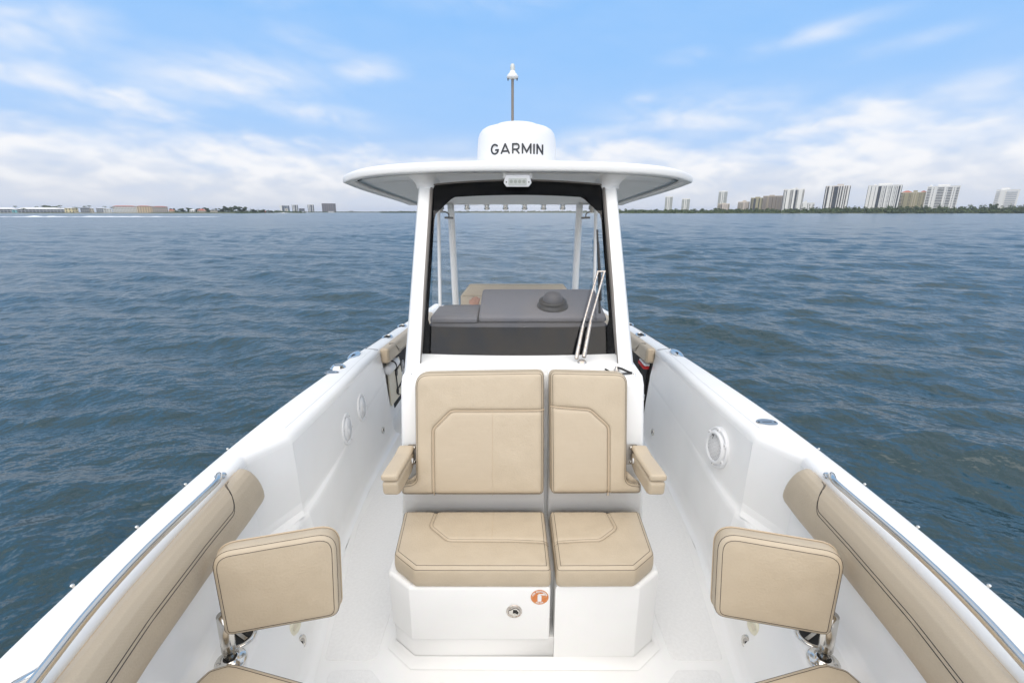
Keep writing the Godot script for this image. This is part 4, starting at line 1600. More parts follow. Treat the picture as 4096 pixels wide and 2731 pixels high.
func bolster(s: int) -> void:
	var o := thing("bow_bolster", ("long tan bow bolster under the grab rail on the left of the photo" if s < 0 else "long tan bow bolster under the grab rail on the right of the photo"), "bolster", Vector3(MID, 0, 0), "bow bolsters")
	var st := begin()
	var sp := begin()
	var ds := []
	var d := -0.45
	while d < 1.36:
		ds.append(d)
		d += 0.05
	while d < 1.665:
		ds.append(d)
		d += 0.01
	ds.append_array([1.675, 1.683, 1.69, 1.695, 1.6985, 1.70])
	var m := 60
	for k in ds.size() - 1:
		for i in m:
			var q0 := float(i) / m
			var q1 := float(i + 1) / m
			var target := sp if q1 < seam_at(ds[k]) and ds[k] < 1.575 else st
			quad(target, bolster_point(s, ds[k], q0), bolster_point(s, ds[k], q1), bolster_point(s, ds[k + 1], q1), bolster_point(s, ds[k + 1], q0))
	var ctr := Vector3.ZERO
	for i in m + 1:
		ctr += bolster_point(s, 1.70, float(i) / m) / (m + 1)
	for i in m:
		tri(st, bolster_point(s, 1.70, float(i) / m), bolster_point(s, 1.70, float(i + 1) / m), ctr)
	var cover := put("cover", done(st), M.vinyl, o)
	put("dimpled_panel", done(sp), M.vinyl_dimpled, o)
	st = begin()
	for off in [-0.016, 0.016]:
		var pts := PackedVector3Array()
		var e := -0.4
		while e < 1.574 + off * 0.6:
			pts.append(bolster_point(s, e - off * 0.2, seam_at(e) + off * (1.0 if e < 1.5 else 1.3), 0.0006))
			e += 0.012
		stitches(st, pts, false, 0.0012)
	put("stitching", done(st), M.thread, cover)
	st = begin()
	var pp := PackedVector3Array()
	for e in stations(-0.4, 1.66, 0.05):
		pp.append(bolster_point(s, e, 0.10, 0.0008))
	tube(st, pp, 0.0016, 5)
	put("top_piping", done(st), M.piping, cover)


func plug_in_backrest(s: int) -> void:
	var o := thing("plug_in_backrest", ("tan pad on a steel post standing on the left bow bench" if s < 0 else "tan pad on a steel post standing on the right bow bench"), "backrest", Vector3(MID, 0, 0), "plug-in backrests of the bow benches")
	# front face seen by the eye: from the outboard end to the inboard end
	var a := V(s * 1.012, 0.552, 1.170)
	var b := V(s * 0.640, 0.552, 1.262)
	var ux := (b - a).normalized()
	var n := ux.cross(Vector3.UP)
	if n.z < 0.0:
		n = -n
	var w := a.distance_to(b)
	var lean := (Vector3.UP + n * -0.15).normalized()
	n = (n + Vector3.UP * 0.15).normalized()
	var xf := Transform3D(Basis(ux, n, lean), a - n * 0.068)
	var poly := rounded(PackedVector2Array([Vector2(0.012, 0.0), Vector2(w - 0.012, -0.006), Vector2(w + 0.002, 0.305), Vector2(-0.002, 0.298)]), [0.03, 0.04, 0.065, 0.065], 7)
	var c := cushion(poly, 0.068, 0.018, 0.008, [], xf)
	upholster(o, c, [0.002, 0.016], false)
	var st := begin()
	var ring := PackedVector3Array()
	for v in resample(inset(ccw(poly), -0.0025), 0.012, true):
		ring.append(xf * Vector3(v.x, 0.012, v.y))
	tube(st, ring, 0.0025, 6, true)
	put("back_piping", done(st), M.piping, o)
	# post and socket
	var foot_at := V(s * 1.022, 0.411, 1.207)
	var mesh := spun([[0.018, 0.0], [0.018, 0.052], [0.0225, 0.056], [0.0225, 0.20], [0.0, 0.20]], 24, Transform3D(Basis(Vector3(0, 0, 1), 0.05 * s), foot_at))
	put("post", mesh, M.stainless, o)
	var fl := put("flange", spun([[0.050, 0.0], [0.049, 0.005], [0.044, 0.008], [0.028, 0.009], [0.026, 0.016], [0.022, 0.018]], 32, Transform3D(Basis(), foot_at)), M.stainless, o)
	put("bushing", spun([[0.0225, 0.0175], [0.018, 0.019], [0.018, 0.016]], 24, Transform3D(Basis(), foot_at)), M.black_plastic, fl)
	for k in 3:
		var an := TAU * k / 3.0 + 0.6
		put("screw", spun([[0.0055, 0.0], [0.0045, 0.0016], [0.0, 0.0018]], 12, Transform3D(Basis(), foot_at + Vector3(cos(an) * 0.037, 0.0083, sin(an) * 0.037))), M.stainless_dull, fl)


func bench_cushion(s: int) -> void:
	var o := thing("bench_cushion", ("tan bow bench cushion at the lower edge of the photo, left" if s < 0 else "tan bow bench cushion at the lower edge of the photo, right"), "cushion", Vector3(MID, 0, 0), "bow bench cushions")
	var poly := PackedVector2Array()
	for p in [[1.055, 1.0], [1.048, 1.085], [1.032, 1.125], [0.975, 1.146], [0.945, 1.143], [0.71, 1.085], [0.46, 0.93], [0.36, 0.6], [0.30, -0.2], [0.70, -0.2], [0.92, 0.55]]:
		poly.append(Vector2(s * p[0], p[1]))
	var c := cushion(rounded(poly, 0.03, 4), 0.07, 0.016, 0.01, [], flat_at(V(0, 0.412, 0)))
	upholster(o, c, [0.003, 0.016], false)


func cockpit_bolster(s: int) -> void:
	var o := thing("coaming_bolster", ("tan padded coaming aft of the console, left side of the photo, above the white tube" if s < 0 else "tan padded coaming aft of the console, right side of the photo"), "bolster", Vector3(MID, 0, 0), "coaming bolsters in the cockpit")
	var across := Transform3D(Basis(Vector3(0, 0, -1), Vector3(s, 0, 0), Vector3(0, 1, 0)), Vector3.ZERO)
	var prof := PackedVector2Array()
	for p in [[3.935, 0.0], [6.3, 0.0], [6.3, -0.145], [3.935, -0.145]]:
		prof.append(Vector2(p[0], sheer(p[0]) + p[1]))
	var cover := put("cover", plate(rounded(prof, 0.03, 5), 1.168, 1.246, 0.01, across, 0.028, 5), M.vinyl, o)
	var st := begin()
	for off in [0.0, 0.012]:
		var pts := PackedVector3Array()
		for p in [[4.14, 0.004, 1.215], [4.18, -0.002, 1.186], [4.20, -0.02, 1.1705], [4.25, -0.06, 1.1662], [4.33, -0.10, 1.1662], [4.45, -0.112, 1.1662], [4.8, -0.112, 1.1662], [5.6, -0.112, 1.1662]]:
			pts.append(V(s * p[2], sheer(p[0]) + p[1] - (off if p[0] > 4.3 else 0.0), p[0] - off * 1.3))
		stitches(st, smooth_path(pts, 4), false, 0.0016)
	put("stitching", done(st), M.thread, cover)
	put("end_panel", plate(rounded(box2(0.046, 0.115), 0.014), 0.0, 0.004, 0.002, Transform3D(Basis(Vector3(1, 0, 0), Vector3(0, 0, 1), Vector3(0, 1, 0)), V(s * 1.206, sheer(3.935) - 0.072, 3.936))), M.piping, o)


# ------------------------------------------------------------------ gear on the roof and in the cockpit
# the dome's wordmark, GARMIN: strokes of even width bent round a drum of radius r, facing +z
func wordmark(width: float, height: float, r: float) -> ArrayMesh:
	var g := PackedVector2Array()
	for k in 19:
		var a := deg_to_rad(42.0 + 283.0 * k / 18.0)
		g.append(Vector2(0.5 + 0.46 * cos(a), 0.5 + 0.46 * sin(a)))
	g.append_array([Vector2(0.93, 0.42), Vector2(0.56, 0.42)])
	var rr := PackedVector2Array([Vector2(0.1, 0.95), Vector2(0.45, 0.95)])
	for k in 11:
		var a := deg_to_rad(90.0 - 180.0 * k / 10.0)
		rr.append(Vector2(0.47 + 0.27 * cos(a), 0.69 + 0.27 * sin(a)))
	rr.append(Vector2(0.1, 0.42))
	var glyphs := [[1.0, [g]], [1.02, [PackedVector2Array([Vector2(0.02, 0.0), Vector2(0.5, 0.97), Vector2(0.98, 0.0)]), PackedVector2Array([Vector2(0.2, 0.26), Vector2(0.8, 0.26)])]],
		[0.80, [rr, PackedVector2Array([Vector2(0.06, 0.0), Vector2(0.06, 1.03)]), PackedVector2Array([Vector2(0.42, 0.42), Vector2(0.78, 0.0)])]],
		[1.06, [PackedVector2Array([Vector2(0.06, 0.0), Vector2(0.06, 0.95), Vector2(0.53, 0.18), Vector2(1.0, 0.95), Vector2(1.0, 0.0)])]],
		[0.12, [PackedVector2Array([Vector2(0.06, 0.0), Vector2(0.06, 1.0)])]],
		[0.86, [PackedVector2Array([Vector2(0.06, 0.0), Vector2(0.06, 0.95), Vector2(0.80, 0.05), Vector2(0.80, 1.0)])]]]
	var gap := 0.27
	var total := -gap
	for q in glyphs:
		total += q[0] + gap
	var st := begin()
	flat(st)
	var x0 := 0.0
	for q in glyphs:
		for line in q[1]:
			for poly in Geometry2D.offset_polyline(line, 0.082, Geometry2D.JOIN_MITER, Geometry2D.END_BUTT):
				var fine: PackedVector2Array = resample(poly, 0.09, true)
				var idx := Geometry2D.triangulate_polygon(fine)
				for k in idx:
					var a: float = ((x0 + fine[k].x) / total - 0.5) * width / r
					st.add_vertex(Vector3(sin(a) * (r + 0.0025), (fine[k].y - 0.5) * height, cos(a) * (r + 0.0025)))
				for k in fine.size():
					var p: Vector2 = fine[k]
					var p2: Vector2 = fine[(k + 1) % fine.size()]
					var a: float = ((x0 + p.x) / total - 0.5) * width / r
					var b: float = ((x0 + p2.x) / total - 0.5) * width / r
					quad(st, Vector3(sin(a) * (r - 0.002), (p.y - 0.5) * height, cos(a) * (r - 0.002)), Vector3(sin(b) * (r - 0.002), (p2.y - 0.5) * height, cos(b) * (r - 0.002)), Vector3(sin(b) * (r + 0.0025), (p2.y - 0.5) * height, cos(b) * (r + 0.0025)), Vector3(sin(a) * (r + 0.0025), (p.y - 0.5) * height, cos(a) * (r + 0.0025)))
		x0 += q[0] + gap
	return done(st)


func add_top_gear() -> void:
	var base := V(0.034, 2.176, 3.50)
	var o := thing("radar_dome", "white radar dome with dark lettering on top of the hardtop", "radar", base)
	put("dome", spun([[0.0, 0.0], [0.27, 0.0], [0.284, 0.012], [0.2845, 0.07], [0.282, 0.11], [0.279, 0.17], [0.273, 0.22], [0.263, 0.252], [0.246, 0.274], [0.218, 0.290], [0.176, 0.302], [0.150, 0.309], [0.134, 0.317], [0.116, 0.321], [0.0, 0.321]], 72), M.white_plastic, o)
	var t := put("lettering", wordmark(0.372, 0.062, 0.2835), M.dark_print, o, Vector3(0, 0.125, -0.0))
	t.set_meta("label", "dark capital letters across the dome")
	o = thing("mast_light", "thin grey mast behind the radar dome with a white all-round light on top", "navigation light", V(0.005, 2.07, 4.70))
	var st := begin()
	tube(st, PackedVector3Array([Vector3(0, 0, 0), Vector3(0, 1.03, 0)]), 0.0125, 10)
	put("pole", done(st), M.grey_pole, o)
	put("lamp_base", spun([[0.0, 1.01], [0.014, 1.01], [0.052, 1.018], [0.054, 1.028], [0.046, 1.045], [0.028, 1.062], [0.022, 1.078], [0.0, 1.078]], 28), M.white_plastic, o)
	put("lamp_lens", spun([[0.021, 1.078], [0.022, 1.105], [0.019, 1.125], [0.010, 1.136], [0.0, 1.138]], 24), M.led_glass, o)
	for e in [-1, 1]:
		put("bolt", spun([[0.005, 0.0], [0.005, 0.02], [0.0, 0.026]], 8, Transform3D(Basis(Vector3(1, 0, 0), PI), Vector3(e * 0.042, 1.02, 0.0))), M.dark_print, o)


func add_cockpit_gear() -> void:
	# helm seat behind the windshield
	var o := thing("helm_seat", "wide tan helm seat back seen through the windshield behind the dash", "seat", V(0.045, floor_y(4.6), 4.6))
	var xf := Transform3D(Basis(Vector3(1, 0, 0), Vector3(0, 0.1, 0.995), Vector3(0, 0.995, -0.1)), Vector3(-0.0, 0.90 - floor_y(4.6), 0))
	var seam := PackedVector2Array([Vector2(-0.545, 0.175), Vector2(0.545, 0.175)])
	var c := cushion(rounded(PackedVector2Array([Vector2(-0.565, -0.2), Vector2(0.565, -0.2), Vector2(0.565, 0.18), Vector2(0.47, 0.30), Vector2(-0.47, 0.30), Vector2(-0.565, 0.18)]), 0.03, 5), 0.10, 0.02, 0.01, [seam, PackedVector2Array([Vector2(-0.43, -0.19), Vector2(-0.43, 0.175)])], xf)
	upholster(o, c, [0.004], true)
	put("seat", plate(rounded(box2(1.12, 0.46), 0.05), 0.60, 0.72, 0.03, Transform3D(Basis(), Vector3(0, -floor_y(4.6), 0.3)), 0.02), M.vinyl, o)
	put("pedestal", plate(rounded(box2(1.0, 0.7), 0.04), 0.0, 0.60 - floor_y(4.6), 0.02, Transform3D(Basis(), Vector3(0, 0, 0.05))), M.gelcoat_satin, o)
	# tackle racks and pouches in the recess under each coaming
	for s in [-1, 1]:
		var inward := Transform3D(Basis(Vector3(0, 0, -1), Vector3(-s, 0, 0), Vector3(0, 1, 0)), V(0, 0, 0))     # outline (d, y), thickness inwards
		var rack := put("rod_rack", plate(rounded(PackedVector2Array([Vector2(4.12, 0.55), Vector2(4.30, 0.50), Vector2(4.33, 0.44), Vector2(4.56, 0.44), Vector2(4.60, 0.37), Vector2(4.40, 0.345), Vector2(4.38, 0.30), Vector2(4.60, 0.33), Vector2(4.66, 0.16), Vector2(4.42, 0.14), Vector2(4.42, 0.10), Vector2(4.60, 0.10), Vector2(4.60, 0.02), Vector2(4.16, 0.05)]), 0.015, 3), -1.255, -1.243, 0.002, inward), M.cream_board, boat)
		put("cord", rack_cord(s), M.rubber, rack)
		for y in [0.315, 0.118]:
			put("hook_pad", plate(circle(0.035, 18, Vector2(4.40, y)), -1.242, -1.232, 0.003, inward), M.rubber, rack)
		var pouch := thing("gear_pouch", ("black gear pouch with white emblem in the recess left of the console" if s < 0 else "black gear pouch with white emblem in the recess right of the console"), "pouch", Vector3(MID, 0, 0), "gear pouches under the coaming")
		var sag := rounded(PackedVector2Array([Vector2(4.10 if s > 0 else 4.34, 0.56), Vector2(5.4, 0.46), Vector2(5.4, -0.10), Vector2(4.16 if s > 0 else 4.34, -0.06)]), 0.03, 4)
		var bag := put("bag", plate(sag, -1.285 if s < 0 else -1.262, -1.268 if s < 0 else -1.238, 0.008, inward, 0.0), M.black_fabric, pouch)
		if s > 0:
			bag.position = Vector3(0, 0, 0)
		var at := V(s * (1.2665 if s < 0 else 1.2365), 0.262 if s < 0 else 0.25, 4.79 if s < 0 else 4.235)
		var basis := Basis(Vector3(0, 0, s), Vector3(0, 1, 0), Vector3(-s, 0, 0))
		var tm := letters("PURSUIT", 0.05, 0.002)
		var word := MeshInstance3D.new()
		word.name = "lettering"
		var stw := begin()
		stw.append_from(tm, 0, Transform3D(basis.scaled_local(Vector3(1.0, 1.1, 1.0)), at + Vector3(0, -0.085, 0)))
		word.mesh = stw.commit()
		word.material_override = M.white_print
		pouch.add_child(word)
		var st := begin()
		var ring := PackedVector3Array()
		for k in 28:
			var a := TAU * k / 28.0
			ring.append(at + basis * Vector3(cos(a) * 0.045, sin(a) * 0.06, 0.001))
		tube(st, ring, 0.0035, 6, true)
		tube(st, smooth_path(PackedVector3Array([at + basis * Vector3(-0.012, -0.045, 0.001), at + basis * Vector3(-0.012, 0.02, 0.001), at + basis * Vector3(0.008, 0.038, 0.001), at + basis * Vector3(0.024, 0.018, 0.001), at + basis * Vector3(0.010, -0.006, 0.001), at + basis * Vector3(-0.01, -0.01, 0.001)])), 0.004, 6)
		put("emblem", done(st), M.white_print, pouch)
	var tube_thing := thing("white_tube", "white capped tube strapped under the left coaming beside the pouch", "tube", V(MID - 1.215, 0.478, 4.0))
	var st2 := begin()
	lathe(st2, [[0.0, 0.0], [0.040, 0.0], [0.043, 0.01], [0.043, 0.13], [0.047, 0.135], [0.047, 0.30], [0.040, 0.315], [0.0, 0.318]], 24, Transform3D(Basis(Vector3(1, 0, 0), -PI / 2.0 - 0.03), Vector3.ZERO))
	put("body", done(st2), M.white_plastic, tube_thing)
	st2 = begin()
	var loop := PackedVector3Array()
	for k in 20:
		loop.append(Vector3(cos(TAU * k / 20.0) * 0.049, sin(TAU * k / 20.0) * 0.049, -0.15))
	tube(st2, loop, 0.007, 6, true)
	put("strap", done(st2), M.rubber, tube_thing)
	var cloth := thing("folded_cloth", "red and white folded cloth tucked under the right coaming", "cloth", V(MID + 1.20, 0.49, 4.10))
	put("fold", plate(rounded(box2(0.06, 0.20), 0.02), 0.0, 0.035, 0.012, Transform3D(Basis(), Vector3.ZERO), 0.01), M.red_cloth, cloth)
	put("fold", plate(rounded(box2(0.055, 0.19), 0.02), 0.035, 0.055, 0.009, Transform3D(Basis(), Vector3(0.004, 0, 0.01)), 0.006), M.white_print, cloth)


func rack_cord(s: int) -> ArrayMesh:
	var st := begin()
	tube(st, smooth_path(PackedVector3Array([V(s * 1.238, 0.44, 4.36), V(s * 1.235, 0.40, 4.36), V(s * 1.234, 0.30, 4.37), V(s * 1.234, 0.16, 4.39), V(s * 1.235, 0.08, 4.41), V(s * 1.238, 0.055, 4.46)])), 0.006, 6)
	return done(st)


# ------------------------------------------------------------------ the far shore
var cube: BoxMesh


func block(called: String, size: Vector3, at: Vector3, m: Material, parent: Node) -> MeshInstance3D:      # at: centre of the block's base
	var o := put(called, cube, m, parent, at + Vector3(0, size.y * 0.5, 0))
	o.scale = size
	return o


func facing(called: String, label: String, category: String, x: float, d: float, group: String) -> Node3D:      # stands on the shore and looks at the water
	var o := thing(called, label, category, Vector3(x, WATER + 1.0, -d), group)
	o.rotation.y = atan2(-x, d)
	return o


# a high-rise: w wide, h high; bays is a list of [from, to, kind] across the front, kind being
# "balcony" (a dark block for the shade of a recess on each floor), "window" (one or two small openings to each floor), "glass" (a strip of glazing with a slab at each floor), "pier" (a proud pier)
func tower(label: String, x: float, d: float, width: float, h: float, depth: float, floors: int, wall: Material, bays: Array, heads: Array, glass: Material, slab: Material = null) -> Node3D:
	var o := facing("apartment_tower", label, "building", x, d, "high-rise buildings along the far shore")
	var w := width * cos(atan2(x, d))
	var height := h - 1.0
	block("wall", Vector3(w, height, depth), Vector3(0, 0, -depth * 0.5), wall, o)
	var step := height / (floors + 0.6)
	for b in bays:
		var bx: float = (b[0] + b[1]) * 0.5 * w - w * 0.5
		var bw: float = (b[1] - b[0]) * w
		match b[2]:
			"balcony":
				for f in floors:
					var y := step * (f + 0.42)
					block("balcony", Vector3(bw, step * 0.46, 0.5), Vector3(bx, y, 0.02), glass, o)
					block("balcony_slab", Vector3(bw * 1.03, step * 0.30, 1.5), Vector3(bx, y - step * 0.30, 0.3), slab if slab != null else wall, o)
			"window":
				for f in floors:
					block("window", Vector3(bw, step * 0.42, 0.4), Vector3(bx, step * (f + 0.4), 0.0), glass, o)
			"glass":
				block("glazing", Vector3(bw, height * 0.96, 0.4), Vector3(bx, height * 0.01, 0.0), glass, o)
				for f in floors:
					block("floor_slab", Vector3(bw, step * 0.14, 0.7), Vector3(bx, step * (f + 0.9), 0.0), M.slab_dark, o)
			"strip":
				block("glazing", Vector3(bw, height * 0.965, 0.4), Vector3(bx, height * 0.01, 0.0), glass, o)
			"pier":
				block("pier", Vector3(bw, height, 1.4), Vector3(bx, 0, 0.2), slab if slab != null else wall, o)
	for k in heads:
		block("penthouse", Vector3((k[1] - k[0]) * w, k[2], depth * 0.5), Vector3((k[0] + k[1]) * 0.5 * w - w * 0.5, height, -depth * 0.5), wall, o)
	block("roof", Vector3(w * 1.01, 0.9, depth * 1.01), Vector3(0, height, -depth * 0.5), slab if slab != null else wall, o)
	return o


func hip_roof(w: float, h: float, depth: float, over: float) -> ArrayMesh:
	var st := begin()
	flat(st)
	var a := w * 0.5 + over
	var b := depth * 0.5 + over
	var r := maxf(a - b, a * 0.2)
	var c := [Vector3(-a, 0, b), Vector3(a, 0, b), Vector3(a, 0, -b), Vector3(-a, 0, -b)]
	var p := Vector3(-r, h, 0)
	var q := Vector3(r, h, 0)
	quad(st, c[0], c[1], q, p)
	tri(st, c[1], c[2], q)
	quad(st, c[2], c[3], p, q)
	tri(st, c[3], c[0], p)
	quad(st, c[0], c[3], c[2], c[1])
	return done(st)


func low_building(label: String, x: float, d: float, width: float, h: float, depth: float, floors: int, columns: int, wall: Material, roof: Material, roof_h: float, gap: float, group: String) -> Node3D:
	var o := facing("waterfront_building", label, "building", x, d, group)
	var w := width * cos(atan2(x, d))
	var height := h - 1.0 - roof_h
	block("wall", Vector3(w, height, depth), Vector3(0, 0, -depth * 0.5), wall, o)
	var step := height / floors
	var cw := w / columns
	for f in floors:
		for k in columns:
			block("window", Vector3(cw * gap, step * 0.56, 0.4), Vector3(-w * 0.5 + cw * (k + 0.5), step * (f + 0.2), 0.0), M.far_glass, o)
	put("roof", hip_roof(w, roof_h, depth, 0.8), roof, o, Vector3(0, height, -depth * 0.5))
	return o


func leaf_mesh(centres: Array, count: int, size: float, seed_: int, greens: Array) -> ArrayMesh:
	# leaves spread through lumps: centres is a list of [centre, radii]
	var r := RandomNumberGenerator.new()
	r.seed = seed_
	var pos := PackedVector3Array()
	var nor := PackedVector3Array()
	var col := PackedColorArray()
	for k in count:
		var c: Array = centres[r.randi() % centres.size()]
		var dir := Vector3(r.randfn(), r.randfn(), r.randfn()).normalized()
		var p: Vector3 = c[0] + dir * c[1] * pow(r.randf(), 0.28)
		var n := (dir + Vector3(r.randfn(), r.randfn() + 0.6, r.randfn()) * 0.5).normalized()
		var u := n.cross(Vector3(r.randfn(), r.randfn(), r.randfn())).normalized()
		var v := n.cross(u)
		var s := size * r.randf_range(0.6, 1.3)
		var g: Color = (greens[0] as Color).lerp(greens[1], r.randf())
		var c3 := [p + u * s, p + (v - u * 0.5) * s, p + (-v - u * 0.5) * s * r.randf_range(0.6, 1.0)]
		var fn: Vector3 = (c3[2] - c3[0]).cross(c3[1] - c3[0]).normalized()
		for q in c3:
			pos.append(q)
			nor.append(fn)
			col.append(g)
	var arr := []
	arr.resize(Mesh.ARRAY_MAX)
	arr[Mesh.ARRAY_VERTEX] = pos
	arr[Mesh.ARRAY_NORMAL] = nor
	arr[Mesh.ARRAY_COLOR] = col
	var m := ArrayMesh.new()
	m.add_surface_from_arrays(Mesh.PRIMITIVE_TRIANGLES, arr)
	return m


# a belt of mangrove along the water's edge; spans: [x0, x1, d0, d1, height0, height1]
func thicket(called: String, label: String, spans: Array, size: float, per_metre: float, seed_: int) -> void:
	var r := RandomNumberGenerator.new()
	r.seed = seed_
	var lumps := []
	for s in spans:
		var n := int(absf(s[1] - s[0]) / 4.5)
		for k in n:
			var t := (k + r.randf()) / n
			var h: float = lerpf(s[4], s[5], t) * r.randf_range(0.62, 1.08)
			for row in 3:
				var hh: float = h * [0.45, 0.75, 1.0][row]
				lumps.append([Vector3(lerpf(s[0], s[1], t) + r.randf_range(-3, 3), WATER + hh * 0.5, -(lerpf(s[2], s[3], t) + row * 6.0 + r.randf_range(-2, 2))), Vector3(r.randf_range(3.2, 5.2), hh * 0.5, 3.6)])
	var total := 0.0
	for s in spans:
		total += absf(s[1] - s[0])
	var o := put(numbered(called), leaf_mesh(lumps, int(total * per_metre), size, seed_ + 1, [Color(0.028, 0.048, 0.014), Color(0.085, 0.125, 0.035)]), M.leaves, self)
	tag(o, label, "mangroves", "", "stuff")


func palm(label: String, x: float, d: float, h: float, kind: int) -> void:
	var o := thing("palm_tree", label, "palm tree", Vector3(x, WATER + 1.0, -d), "palm trees on the far shore")
	var r := RandomNumberGenerator.new()
	r.seed = 900 + kind * 7
	var hh := h - 1.0
	var lean := Vector3(r.randf_range(-0.9, 0.9), 0, 0)
	var st := begin()
	tube(st, PackedVector3Array([Vector3(0, -0.3, 0), Vector3(lean.x * 0.3, hh * 0.5, 0), lean + Vector3(0, hh * 0.82, 0)]), 0.3, 6, false, 0.18)
	put("trunk", done(st), M.bark, o)
	st = begin()
	flat(st)
	var top := lean + Vector3(0, hh * 0.82, 0)
	for k in 17:
		var a := TAU * k / 17.0 + r.randf()
		var rise := r.randf_range(-0.25, 1.0)
		var length := r.randf_range(3.2, 4.8)
		var dir := Vector3(cos(a), 0, sin(a))
		var side := Vector3(-sin(a), 0, cos(a)) * 0.6
		var prev := top
		for j in 4:
			var t := (j + 1) / 4.0
			var p := top + dir * length * t + Vector3(0, rise * 1.7 * t - 2.0 * t * t, 0)
			var w0 := 0.5 + 0.5 * sin(PI * (t - 0.25))
			var w1 := 0.5 + 0.5 * sin(PI * t) if j < 3 else 0.05
			var droop := Vector3(0, -0.35, 0)
			quad(st, prev, p, p + side * w1 + droop * w1, prev + side * w0 + droop * w0)
			quad(st, prev, p, p - side * w1 + droop * w1, prev - side * w0 + droop * w0)
			prev = p
	put("crown", done(st), M.palm_leaf, o)


var tree_shapes := []


func broad_tree(label: String, x: float, d: float, w: float, h: float, kind: int) -> void:
	var o := thing("broadleaf_tree", label, "tree", Vector3(x, WATER + 1.0, -d), "trees on the far shore")
	if tree_shapes.is_empty():
		for k in 4:
			var r := RandomNumberGenerator.new()
			r.seed = 50 + k
			var lumps := []
			for j in 9:
				lumps.append([Vector3(r.randf_range(-0.32, 0.32), r.randf_range(0.34, 0.86), r.randf_range(-0.3, 0.3)), Vector3(r.randf_range(0.12, 0.22), r.randf_range(0.10, 0.17), r.randf_range(0.12, 0.2))])
			tree_shapes.append(leaf_mesh(lumps, 1100, 0.062, 60 + k, [Color(0.025, 0.045, 0.016), Color(0.075, 0.105, 0.035)]))
	var st := begin()
	tube(st, PackedVector3Array([Vector3(0, -0.3, 0), Vector3(0.1, h * 0.35, 0), Vector3(0.3, h * 0.6, 0)]), w * 0.03 + 0.1, 6, false, 0.1)
	tube(st, PackedVector3Array([Vector3(0.1, h * 0.35, 0), Vector3(w * 0.22, h * 0.62, 0.2)]), 0.18, 5, false, 0.06)
	tube(st, PackedVector3Array([Vector3(0.1, h * 0.3, 0), Vector3(-w * 0.2, h * 0.6, -0.2)]), 0.18, 5, false, 0.06)
	put("trunk", done(st), M.bark, o)
	var c := put("crown", tree_shapes[kind % 4], M.leaves, o)
	c.scale = Vector3(w, h - 1.0, w)
	c.rotation.y = kind * 1.7


func add_far_shore() -> void:
	cube = BoxMesh.new()
	cube.size = Vector3.ONE
	mat("far_white", lin(0.74, 0.73, 0.70), 0.8)
	mat("far_cream", lin(0.60, 0.54, 0.44), 0.8)
	mat("far_tan", lin(0.36, 0.31, 0.23), 0.8)
	mat("far_khaki", lin(0.33, 0.30, 0.20), 0.8)
	mat("far_pinkish", lin(0.52, 0.46, 0.41), 0.8)
	mat("far_grey", lin(0.42, 0.44, 0.47), 0.8)
	mat("far_dark", lin(0.085, 0.08, 0.085), 0.6)
	mat("far_brown", lin(0.16, 0.14, 0.14), 0.7)
	mat("far_yellow", lin(0.72, 0.62, 0.38), 0.8)
	mat("far_peach", lin(0.66, 0.52, 0.35), 0.8)
	mat("far_turquoise", lin(0.22, 0.52, 0.56), 0.8)
	mat("far_glass", lin(0.045, 0.055, 0.07), 0.25)
	mat("far_green_glass", lin(0.12, 0.16, 0.16), 0.3)
	mat("slab_dark", lin(0.16, 0.15, 0.14), 0.8)
	mat("roof_white", lin(0.70, 0.70, 0.68), 0.7)
	mat("roof_red", lin(0.42, 0.13, 0.08), 0.8)
	mat("roof_grey", lin(0.26, 0.27, 0.29), 0.8)
	mat("bark", lin(0.14, 0.11, 0.085), 0.9)
	mat("palm_leaf", lin(0.06, 0.085, 0.03), 0.6)
	var lm := mat("leaves", Color.WHITE, 0.65)
	lm.vertex_color_use_as_albedo = true
	right_towers()
	left_waterfront()
	far_towers()
	# mangroves along the right shore and across the head of the bay
	thicket("mangrove_belt", "belt of dark green mangroves along the right shore below the towers", [[190.0, 330.0, 905.0, 900.0, 8.0, 9.0], [330.0, 560.0, 900.0, 895.0, 9.0, 10.5], [560.0, 720.0, 895.0, 890.0, 12.0, 14.5], [720.0, 1250.0, 890.0, 885.0, 15.0, 19.5]], 1.25, 70.0, 300)
	thicket("mangrove_belt", "low green mangroves across the head of the bay, seen past the console", [[-420.0, 260.0, 1520.0, 1510.0, 6.0, 8.0]], 1.3, 24.0, 320)
	# boats, marks and foam
	wake()
	distant_boat()
	channel_mark("red channel mark on a post off the left shore", -469.5, 900.0, M.red_cloth)
	channel_mark("green channel mark on a post below the far towers", -424.0, 900.0, M.far_green)


